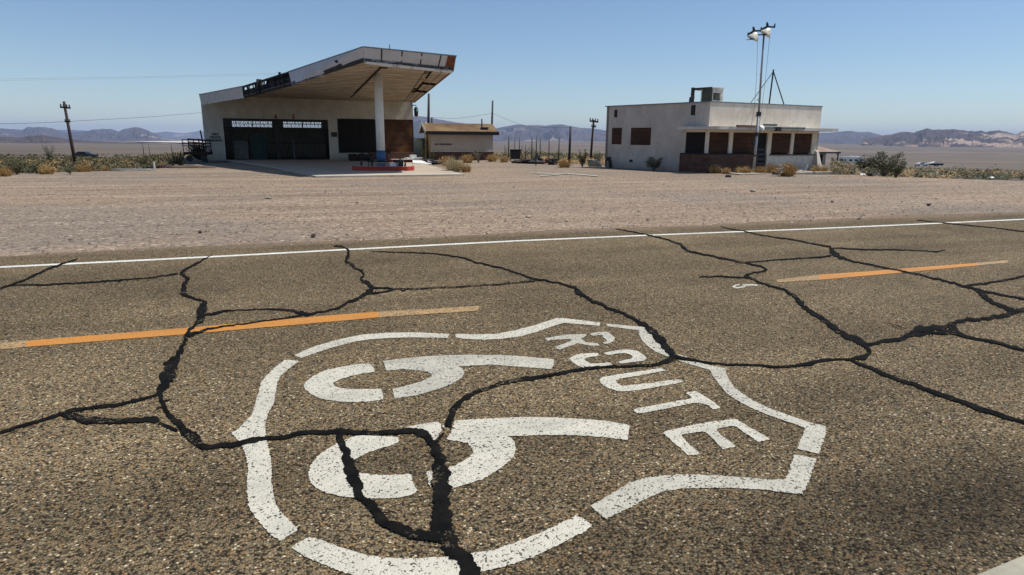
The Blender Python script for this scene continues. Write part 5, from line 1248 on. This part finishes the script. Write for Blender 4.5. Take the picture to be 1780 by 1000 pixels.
BL = [
 ('pale', 789, 298, 62, 26, 'wide pale and orange dry bush at the right corner of the concrete forecourt'),
 ('dry', 811, 299, 26, 17, 'low orange dry clump touching the right side of the pale forecourt bush'),
 ('dry', 776, 288, 40, 22, 'tan dry bush just behind the wide pale forecourt bush'),
 ('dry', 812, 283, 34, 18, 'tan dry bush against the red plinth of the stucco shed'),
 ('dry', 858, 281, 34, 16, 'tan dry bush at the right end of the stucco shed'),
 ('dry', 876, 282, 28, 14, 'small tan dry bush right of the shed, nearest the black bin'),
 ('green', 737, 284, 17, 36, 'thin green shrub between the shop corner and the shed'),
 ('green', 751, 282, 13, 20, 'small dark green shrub at the left corner of the shed'),
 ('twiggy', 832, 283, 40, 34, 'sparse grey green shrub in front of the shed wall'),
 ('dry', 982, 291, 42, 20, 'orange dry bush at the foot of the bare pole between the buildings'),
 ('green', 1012, 291, 26, 30, 'dark green shrub right of the orange bush between the buildings'),
 ('green', 1038, 289, 26, 26, 'green shrub touching the far left corner of the diner'),
 ('green', 1137, 297, 44, 24, 'dark green bush at the foot of the diner side wall'),
 ('dry', 1242, 301, 35, 20, 'tan bush in front of the left end of the diner brick base'),
 ('dry', 1262, 302, 27, 14, 'low tan tuft before the middle of the diner brick base'),
 ('dry', 1291, 302, 40, 16, 'tan bush left of the light pole foot'),
 ('dry', 1322, 302, 32, 18, 'tan tuft before the diner door, right of the light pole'),
 ('dry', 1342, 302, 35, 21, 'orange bush before the pale stucco under the diner right windows'),
 ('dry', 1364, 306, 55, 31, 'largest orange dry bush in front of the diner'),
 ('dry', 1425, 300, 42, 16, 'tan bush beyond the crumbling buttress of the diner'),
 ('dry', 1462, 301, 46, 15, 'wide tan bush right of the distant hut'),
 ('green', 1450, 290, 20, 16, 'small dark shrub under the porch of the distant hut'),
 ('green', 1505, 302, 62, 32, 'grey green shrub in front of the white motorhome'),
 ('green', 1537, 308, 72, 44, 'big creosote shrub standing at the edge of the lot on the right'),
 ('green', 1557, 310, 42, 34, 'dark lower shrub at the right foot of the big creosote'),
 ('dry', 1598, 303, 40, 11, 'low tan bush right of the big creosote'),
 ('dry', 1640, 305, 46, 14, 'tan bush below the white pickup and boat trailer'),
 ('dry', 1678, 306, 50, 15, 'tan bush in the right scrub, second right of the pickup'),
 ('dry', 1716, 309, 38, 14, 'tan bush in the right scrub, third right of the pickup'),
 ('twiggy', 1752, 311, 40, 16, 'dark grey shrub near the right frame edge'),
 ('twiggy', 1776, 313, 36, 18, 'dark grey shrub cut by the right frame edge'),
 ('green', 30, 304, 44, 34, 'green bush at far left of the scrub'),
 ('dry', 10, 306, 40, 22, 'orange dry bush cut by the left frame edge'),
 ('green', 64, 303, 36, 24, 'green bush right of the far left one'),
 ('dry', 82, 303, 38, 22, 'tan bush left of the leaning utility pole'),
 ('green', 90, 287, 22, 34, 'tall dark shrub just left of the leaning utility pole'),
 ('green', 122, 303, 22, 15, 'small bright green shrub at the foot of the leaning utility pole'),
 ('dry', 147, 300, 34, 20, 'bright orange dry bush right of the leaning utility pole'),
 ('dry', 188, 298, 36, 12, 'low tan bush in the left scrub'),
 ('dry', 214, 297, 26, 12, 'tan tuft beside a small green shrub in the left scrub'),
 ('green', 221, 297, 13, 9, 'tiny green shrub in the left scrub near the grey slab'),
 ('green', 176, 290, 30, 14, 'grey green bush behind the orange bush by the leaning pole'),
 ('green', 250, 289, 30, 18, 'green bush behind the white marker post'),
 ('dry', 282, 293, 30, 14, 'orange dry bush left of the dead spiny plant'),
 ('green', 275, 294, 12, 8, 'small green shrub right of the white marker post'),
]
tw = []
for s in (21, 22):
    a, b = make_green(s, 360); tw.append((a, b))
tw_me = [(a.build('g', M['dusty']).data, b.build('g', M['twig']).data) for a, b in tw]
for o in [o for o in C.objects if o.data in [q for p in tw_me for q in p]]: bpy.data.objects.remove(o)
gr_all = gr_me
for b_ in BL:
    k = b_[0]
    if k == 'twiggy':
        gr_me_bak = gr_me; gr_me = [tw_me[0], tw_me[1], tw_me[0]]; bush('green', *b_[1:]); gr_me = gr_me_bak
    else: bush(*b_)
# scattered desert scrub: nobody could count it
def scatter(name, mat, n, seed, label, fn, r0, r1, azr):
    rng = random.Random(seed); mb = MB(); cnt = 0
    tries = 0
    while cnt < n and tries < n*8:
        tries += 1
        t = rng.random(); r = r0*(r1/r0)**(t**.8); az = rng.uniform(*rng.choice(azr)); x, y = r*math.sin(R(az)), r*math.cos(R(az))
        l = RI @ Vector((x, y, 0))
        if l.y < back_y(l.x)+.6: continue
        pxx = x/y*1144+890
        if y < 70 and 300 < pxx < 830: continue
        if 1045 < pxx < 1440 and y < 62: continue
        if noise.fractal(Vector((x*.07, y*.07, seed)), .8, 2.2, 4) + rng.uniform(-.22, .22) < -.02: continue
        fn(mb, x, y, hgt(x, y)-.03, r, rng); cnt += 1
    o = mb.build(name, mat); return tag(o, label, None, None, 'stuff')
def f_green(mb, x, y, z, r, rng):
    s = rng.uniform(.22, .6)*(1.5 if rng.random() < .12 and r > 36 else 1); h = rng.uniform(.35, .8)*s*1.15; n = int(max(12, 110*min(1, 45/r)*(s/.5)))
    leaves(mb, (x, y, z+h*.55), n, s*.75, s*.75, h*.65, .035+.0007*r, rng, .15, rng.random()*9, z)
def f_dry(mb, x, y, z, r, rng):
    s = rng.uniform(.3, .7); h = rng.uniform(.25, .5)*s*1.4; n = int(max(10, 60*min(1, 45/r)))
    leaves(mb, (x, y, z+h*.45), n, s*.8, s*.8, h*.6, .03+.0007*r, rng, .15, rng.random()*9, z)
SCR = [(-44, -24), (-44, -24), (-6, 9), (26, 44), (26, 44)]
scatter('desert_scrub', M['dusty'], 2000, 3, 'grey green desert scrub covering the plain', f_green, 30, 330, SCR)
scatter('desert_scrub', M['green'], 800, 4, 'darker green desert scrub in the plain', f_green, 30, 260, SCR)
scatter('dry_brush', M['dry'], 2000, 5, 'tan dry brush and grass around the lot', f_dry, 29, 120, SCR)
# loose stones on the lot
def pebbles(name, mat, n, seed, label, s0, s1, ylo, yhi):
    rng = random.Random(seed); mb = MB()
    for _ in range(n):
        x = rng.uniform(-26, 34); t = rng.random()**1.6; yl = ylo+(yhi-ylo)*t
        if yl > back_y(x)-.4: continue
        if yl < edge_off(x) and rng.random() < .6: continue
        w = RM @ Vector((x, yl, 0)); s = rng.uniform(s0, s1)*(1+.0*t)
        if rng.random() < .04: s *= 1.9
        c = Vector((w.x, w.y, .006)); v = []
        for k in range(5):
            a = k*1.257+rng.uniform(-.3, .3); v.append(c+Vector((math.cos(a)*s*rng.uniform(.7, 1.2), math.sin(a)*s*rng.uniform(.7, 1.1), 0)))
        v.append(c+Vector((rng.uniform(-.3, .3)*s, rng.uniform(-.3, .3)*s, s*rng.uniform(.5, .9))))
        mb.add(v, [(k, (k+1) % 5, 5) for k in range(5)])
    o = mb.build(name, mat); return tag(o, label, None, None, 'stuff')
pebbles('gravel', simple('dark_gravel', (.09, .07, .06), .9, .5, 5), 2600, 1, 'dark loose stones on the lot', .010, .028, .6, 18)
pebbles('gravel', simple('pale_gravel', (.42, .34, .27), .9, .4, 5), 3600, 2, 'pale loose stones on the lot and road edge', .008, .026, .55, 18)
pebbles('gravel', simple('pink_gravel', (.27, .18, .14), .9, .4, 5), 4200, 8, 'pinkish grit spilled over the road edge', .008, .022, .5, 9)
# ------------------------------------------------------------------ poles and posts
def onground(px, Y, dz=0): p = P(px, 245, Y); return Vector((p.x, Y, hgt(p.x, Y)+dz))
def upole(name, top, bot, Y, r, arms, label, cat='utility pole', mat=None, group=None):
    b = onground(bot[0], Y, -.3); t = P(top[0], top[1], Y)
    e = empty(name, b, 0, label, cat, group); l = lambda q: Vector((q.x-b.x, q.y-b.y, q.z-b.z))
    mb = MB(); mb.tube([(0, 0, 0), l(t)*.5, l(t)], [r*1.15, r, r*.8], 10); mb.build('shaft', mat or M['pole_wood'], e, True)
    for (x0, x1, y0, y1, th) in arms:
        p0, p1 = l(P(x0, y0, Y-.1)), l(P(x1, y1, Y-.1)); mb = MB(); mb.beam(p0, p1, th, th*1.1)
        ar = mb.build('crossarm', M['pole_wood'], e)
        for t_ in (.06, .34, .66, .94):
            q = p0.lerp(p1, t_); mb = MB(); mb.tube([q, q+Vector((0, 0, th*1.1)), q+Vector((0, 0, th*2.2))], [th*.25, th*.45, th*.3], 6); mb.build('insulator', M['dark_metal'], ar)
    return e
upole('utility_pole', (111, 176.5), (126, 291), 40, .088, [(105, 122, 186.5, 188, .09), (113, 122, 211.7, 212, .07)], 'leaning wooden utility pole with a short crossarm in the left scrub')
upole('bare_pole', (745.5, 163), (743, 250), 56, .12, [], 'thick bare black pole rising behind the left end of the shed', 'pole', M['black'])
upole('bare_pole', (751, 204), (749, 250), 56, .10, [], 'short black stub beside the thick bare pole behind the shed', 'pole', M['black'])
upole('bare_pole', (856.5, 175), (853, 250), 56, .09, [], 'thin bare pole rising behind the right end of the shed', 'pole', M['black'])
upole('bare_pole', (992, 220), (990, 277), 46, .085, [], 'bare dark pole with a flat top between the buildings', 'pole', M['black'])
upole('utility_pole', (1032, 208.5), (1027.5, 280), 52, .085, [(1025, 1040, 210.4, 212.3, .11), (1028, 1036, 220.6, 220.9, .08)], 'wooden utility pole with two crossarms just left of the diner')
ordn = ['first', 'second', 'third', 'fourth', 'fifth', 'sixth', 'seventh', 'eighth', 'ninth', 'tenth', 'eleventh', 'twelfth']
for i, (x, yt, xb, Y, r) in enumerate([(877.5, 251.5, 878, 60, .035), (879.8, 256, 880, 60, .035), (884.8, 236.5, 883.5, 52, .06), (894.8, 238, 895, 54, .035), (903.6, 238, 902.6, 54, .045), (907.8, 252.5, 907, 50, .035), (913.6, 252, 913.6, 48, .04), (925, 236.8, 924.5, 46, .05), (932.8, 236.8, 932.2, 41.5, .045), (939.6, 238.2, 938.8, 47, .045), (954.8, 238.2, 954.6, 47, .045), (972.4, 237.8, 971.5, 47, .05)]):
    upole('fence_post', (x, yt), (xb, 270), Y, r*.8, [], '%s thin dark post from the left in the row between shed and diner' % ordn[i], 'post', M['dark_metal'], 'thin posts standing in a row between shed and diner')
for x, yt, Y, lb in ((247.5, 248, 90, 'thin distant post in the left scrub beyond the dark car'), (297.5, 252, 80, 'thin distant post near the dead spiny plant'), (1593.5, 284.5, 85, 'short dark fence post in the right scrub left of the white pickup'), (331, 250, 60, 'thin distant stake left of the black farm cart'), (258, 250, 140, 'faint distant post right of the dark car')):
    upole('fence_post', (x, yt), (x, 270), Y, .05, [], lb, 'post', M['dark_metal'])
upole('iron_stake', (348, 226.5), (357, 262), 43.5, .055, [], 'black iron stake leaning against the left wall end of the filling station', 'stake', M['black'])
mb = MB(); mb.box(-.035, .035, -.035, .035, -.1, .30); mb.box(-.04, .04, -.04, .04, .30, .33)
mesh_thing(mb, 'marker_post', M['white'], G(268.5, 293.5), .2, 'short white marker post in the left scrub', 'marker post')
mb = MB(); mb.prism([Vector(q) for q in ((-1.2, -.3, 0), (1, -.4, 0), (1.0, .3, 0), (-.9, .3, 0))], [Vector(q) for q in ((-1.0, -.3, .04), (.6, -.3, .03), (.6, .3, .05), (-.9, .3, .05))])
mesh_thing(mb, 'concrete_slab', M['conc_grey'], G(232, 295.5), .1, 'flat grey slab lying in the left scrub near the marker post', 'slab')
# wires
def wire(pts, r, label):
    mb = MB(); w = [P(*q) for q in pts]; o = w[0]; out = []
    for i in range(len(w)-1):
        for k in range(6): out.append(w[i].lerp(w[i+1], k/6)-o)
    out.append(w[-1]-o); mb.tube(out, r, 4); x = mb.build('overhead_wire', M['dark_metal']); x.location = o
    return tag(x, label, 'wire')
wire([(-120, 214.5, 47), (-40, 215.6, 44), (30, 215, 42), (80, 213.2, 41), (117, 211.5, 39.9)], .010, 'overhead wire running left from the leaning pole out of frame')
wire([(117, 211.5, 39.9), (180, 208, 43), (260, 203.5, 49), (356, 195.5, 56), (420, 188, 60)], .010, 'overhead wire from the leaning pole to the filling station')
wire([(-200, 142, 160), (0, 137.5, 160), (240, 133.8, 160), (470, 127.6, 160), (600, 122, 160)], .013, 'upper thin wire across the sky left of the canopy')
wire([(-200, 146, 162), (0, 140.5, 162), (240, 136, 162), (470, 130.5, 162), (600, 126, 162)], .011, 'lower of the two faint parallel wires left of the canopy')
wire([(700, 200, 57), (745, 204, 56), (790, 206.5, 56), (825, 202.5, 56), (855.5, 197, 56)], .010, 'wire sagging between the two bare poles behind the shed')
wire([(856.5, 197.5, 56), (880, 207.5, 54), (905, 217, 52), (945, 222, 49), (991.5, 222.5, 46)], .009, 'wire falling from the thin pole behind the shed to the flat topped pole')
# ------------------------------------------------------------------ junk, rubble
def gthing(mb, name, mat, px, py, label, cat, rz=0, dz=0, Y=None, smooth=False):
    p = G(px, py) if Y is None else onground(px, Y)
    return mesh_thing(mb, name, mat, (p.x, p.y, (0 if Y is None else p.z)+dz), rz, label, cat, smooth=smooth)
# cart
b = onground(341, 43.5); e = empty('farm_cart', (b.x, b.y, 0), .1, 'black wooden farm cart full of brush left of the filling station', 'cart')
mb = MB()
for z in (.95, 1.15, 1.35): mb.beam((-.72, -.4, z+.08), (.75, -.4, z-.02), .04, .05); mb.beam((-.72, .5, z+.12), (.75, .5, z+.02), .05, .07)
for x in (-.7, 0, .72): mb.beam((x, -.43, .55), (x-.02, -.43, 1.42), .04); mb.beam((x, .53, .55), (x-.02, .53, 1.5), .05)
mb.build('rack', M['redwood'], e)
mb = MB(); mb.box(-.75, .8, -.4, .5, .45, .62); mb.beam((-.75, 0, .5), (-1.25, -.2, .02), .08); mb.build('bed', M['redwood'], e)
for x in (-.35, .55):
    mb = MB(); mb.tube([(x, -.5, .22), (x, -.44, .22)], .22, 16); mb.build('wheel', M['black'], e)
mb = MB(); leaves(mb, (.05, 0, .85), 500, .7, .42, .4, .05, rnd, .1, 5); mb.blob((.05, .1, .5), .6, .35, .35, 4)
mesh_thing(mb, 'brush_heap', M['cactus'], (b.x, b.y, 0), .1, 'dark tangled brush heaped in the black farm cart', 'brush')
mb = MB()
rr = random.Random(5)
for k in range(26):
    a = rr.uniform(0, 6.28); r = rr.uniform(.1, .55); h = rr.uniform(.5, 1.0)*(1-.3*r)
    mb.tube([(math.cos(a)*r*.2, math.sin(a)*r*.2, 0), (math.cos(a)*r*.7, math.sin(a)*r*.7, h*.5), (math.cos(a)*r, math.sin(a)*r, h)], [.05, .045, .02], 5)
gthing(mb, 'spiny_plant', M['cactus'], 307, 291, 'dead dark spiny plant left of the farm cart', 'plant')
mb = MB(); mb.blob((0, 0, .02), 1.4, .5, .12, 3, 12, .3); mb.blob((-1.2, .1, .05), .9, .4, .16, 8, 10, .3)
gthing(mb, 'dirt_mound', simple('shadow_earth', (.13, .092, .065), .95, .4, 3), 330, 291.5, 'low mound of dark earth under the farm cart', 'mound', 0, -.03, smooth=True)  # low earth mound, coloured dark to stand for the shadow by the cart
# bin, tarp heap, board between the buildings
mb = MB(); mb.prism([Vector(q) for q in ((-.36, -.3, .15), (.36, -.3, .15), (.36, .3, .15), (-.36, .3, .15))], [Vector(q) for q in ((-.42, -.36, .75), (.42, -.36, .75), (.42, .36, .8), (-.42, .36, .8))])
mb.box(-.45, .45, -.4, .4, .8, .86); mb.beam((-.4, -.3, .0), (-.4, -.3, .2), .08); mb.beam((.4, -.3, .0), (.4, -.3, .2), .08); mb.beam((-.4, .3, .0), (-.4, .3, .2), .08); mb.beam((.4, .3, .0), (.4, .3, .2), .08)
gthing(mb, 'scrap_bin', M['black'], 896, 280, 'black metal bin right of the shed', 'bin')
mb = MB(); mb.blob((0, 0, .12), .8, .4, .22, 2, 12, .35); mb.prism([Vector(q) for q in ((-.3, -.3, .1), (.4, -.3, .1), (.4, .3, .1), (-.3, .3, .1))], [Vector(q) for q in ((.02, -.05, .72), (.08, -.05, .72), (.08, .05, .72), (.02, .05, .72))])
gthing(mb, 'tarp_heap', M['black'], 932, 284.5, 'peaked heap of black tarpaulin among the thin posts', 'tarp')
mb = MB(); mb.blob((0, 0, .1), 1.0, .35, .16, 5, 12, .4); gthing(mb, 'burnt_scrap', M['redwood'], 915, 284, 'flat burnt scrap left of the tarpaulin heap', 'scrap')
mb = MB(); mb.box(-.35, .3, -.2, .2, .05, .15); mb.box(-.1, .5, -.25, .1, .15, .24); mb.blob((.1, 0, .3), .22, .2, .18, 2); gthing(mb, 'rubbish', M['rust'], 951, 285.5, 'rusty rubbish right of the tarpaulin heap', 'rubbish', .3)
mb = MB(); mb.blob((0, 0, .18), .4, .3, .25, 7); gthing(mb, 'tyre_heap', M['black'], 962, 286.5, 'rounded black lump of tyres right of the rusty rubbish', 'tyres')
mb = MB(); mb.prism([Vector(q) for q in ((-.4, -.2, .02), (.35, -.25, .02), (.5, .15, .02), (-.35, .2, .02))], [Vector(q) for q in ((-.55, -.1, .48), (.1, -.2, .30), (.2, .1, .35), (-.5, .2, .5))])
gthing(mb, 'broken_board', M['plywood_light'], 1034, 290.5, 'broken pale plywood leaning left of the diner', 'board', .1)
mb = MB(); mb.beam((-.1, -.2, .5), (.55, -.3, .02), .12, .03); gthing(mb, 'loose_plank', M['white'], 1037, 291, 'narrow white plank lying on the broken plywood', 'plank')
def rock(s, seed, fl=.6):
    mb = MB(); mb.blob((0, 0, s*fl*.5), s, s*.8, s*fl, seed, 7, .3); return mb
RK = [(1251, 296.5, .22, 'rubble', 'pale slab fragment before the left end of the diner brick base', .25), (1264, 296, .11, 'white', 'white lump before the diner brick base', .9), (1301, 297.5, .22, 'rubble', 'pale slab fragment left of the light pole foot', .25), (1326, 298.5, .26, 'rubble', 'pale fragment right of the light pole foot', .3),
      (1349, 303.8, .24, 'stone_dark', 'dark stone left of the largest orange bush', .5), (1362.5, 305.3, .22, 'stone_dark', 'dark stone below the largest orange bush', .45), (1392, 299.3, .34, 'rubble', 'pale broken slab right of the largest orange bush', .2), (1410, 301, .30, 'rubble', 'pale broken slab before the crumbling buttress', .22),
      (1500, 306.3, .17, 'white', 'white splintered fragment left of the big creosote', .55), (1514, 306.6, .16, 'stone_dark', 'dark stone left foot of the big creosote', .7), (1618, 304, .08, 'white', 'left one of two white stones below the white pickup', .9), (1628.5, 302.6, .08, 'white', 'right one of two white stones below the white pickup', .9),
      (1266, 308, .14, 'stone_dark', 'lone dark stone on the lot below the diner', .6), (1724, 310, .09, 'white', 'white stone near the right frame edge', .5), (545, 411.5, .045, 'stone_dark', 'dark stone on the gravel near the road, left of centre', .7), (465, 345, .11, 'rubble', 'small pale stone far out on the lot below the forecourt', .3),
      (1309, 333, .13, 'rubble', 'pale flat stone on the lot below the light pole', .3), (919, 377, .10, 'rubble', 'pale flat stone on the lot near the road centre', .2), (1614, 357.5, .055, 'stone_dark', 'dark stone on the gravel at right near the road', .7), (348, 405, .035, 'stone_dark', 'small dark stone at left close to the road edge', .7)]
for i, (x, y, s, mt_, lb, fl) in enumerate(RK):
    gthing(rock(s, i+2, fl), 'stone' if 'stone' in lb else 'rubble_piece', M[mt_], x, y, lb, 'stone' if 'stone' in lb else 'rubble', i)
# ------------------------------------------------------------------ vehicles far off
def side_profile(mb, pts, w, y0=0):
    mb.prism([Vector((x, y0, z)) for x, z in pts], [Vector((x, y0+w, z)) for x, z in pts])
def wheels(e, xs, r, w, y0=0):
    for x in xs:
        for y in (y0-.02, y0+w-.2):
            mb = MB(); mb.tube([(x, y, r), (x, y+.22, r)], r, 14); t = mb.build('wheel', M['black'], e)
            mb = MB(); mb.tube([(x, y-.01, r), (x, y+.01, r)], r*.55, 10); mb.build('rim', M['greybox'], t)
b = onground(141, 147); e = empty('parked_car', b, .06, 'dark sedan parked in the scrub beyond the leaning pole', 'car')
car = simple('dark_car_paint', (.018, .022, .028), .3, .2, 2)
mb = MB(); side_profile(mb, [(-2.35, .35), (2.3, .32), (2.4, .7), (1.5, .92), (.85, .98), (.25, 1.38), (-.95, 1.42), (-1.75, 1.02), (-2.4, .95)], 1.75); mb.build('body', car, e)
mb = MB(); mb.prism([Vector((x, -.012, z)) for x, z in ((.65, .98), (.15, 1.3), (-.9, 1.34), (-1.5, 1.02))], [Vector((x, -.004, z)) for x, z in ((.65, .98), (.15, 1.3), (-.9, 1.34), (-1.5, 1.02))]); mb.build('window', M['glassdark'], e)
wheels(e, (-1.45, 1.45), .33, 1.75)
b = onground(1487, 222, .7); e = empty('motorhome', b, -.12, 'white motorhome parked right of the diner behind green shrubs', 'motorhome')
mb = MB(); side_profile(mb, [(-3.5, .5), (3.4, .5), (3.5, 2.2), (3.1, 2.9), (-3.3, 2.95), (-3.55, 2.2)], 2.4); mb.build('body', M['white'], e)
mb = MB(); mb.box(-3.57, -3.2, -.03, 2.43, 1.3, 2.3); mb.build('windscreen', M['glassdark'], e)
for x, w_ in ((-2.9, .6), (-1.2, 1.0), (.5, 1.0), (2.2, .7)):
    mb = MB(); mb.box(x, x+w_, -.02, -.004, 1.55, 2.15); mb.build('window', M['glassdark'], e)
mb = MB(); mb.box(-3.4, 3.3, -.025, -.004, .95, 1.1); mb.build('stripe', M['teal'], e)
mb = MB(); mb.box(-.8, .5, .6, 1.6, 2.96, 3.25); mb.box(1.2, 2.2, .6, 1.6, 2.96, 3.2); mb.build('roof_unit', M['white'], e)
wheels(e, (-2.3, 2.0), .45, 2.4)
b = onground(1610, 285, .8); e = empty('pickup_truck', b, 0, 'white pickup truck parked far off in the right scrub, towing a boat', 'pickup')
mb = MB(); side_profile(mb, [(-2.6, .5), (2.6, .5), (2.6, 1.15), (.9, 1.15), (.6, 1.75), (-.7, 1.78), (-1.3, 1.2), (-2.6, 1.1)], 1.9); mb.build('body', M['white'], e)
mb = MB(); mb.box(-.95, .55, -.02, -.004, 1.2, 1.6); mb.build('window', M['glassdark'], e)
wheels(e, (-1.7, 1.7), .4, 1.9)
b = onground(1634, 285, .8); e = empty('boat_trailer', b, 0, 'white boat with a dark hull on a trailer behind the white pickup', 'boat trailer')
mb = MB(); side_profile(mb, [(-3.2, 1.2), (-2.2, .55), (3.0, .55), (3.2, 1.3), (-2.9, 1.35)], 2.0); mb.build('hull', M['glassdark'], e)
mb = MB(); side_profile(mb, [(-3.3, 1.355), (3.25, 1.305), (3.2, 1.6), (.6, 1.75), (-.6, 2.05), (-1.4, 1.65)], 2.05, -.02); mb.build('deck', M['white'], e)
mb = MB(); mb.box(.6, 2.4, .1, 1.9, 2.35, 2.42); mb.beam((.7, .2, 1.6), (.7, .2, 2.35), .05); mb.beam((2.3, .2, 1.6), (2.3, .2, 2.35), .05); mb.build('sunshade', M['red'], e)
wheels(e, (.6,), .35, 1.9)
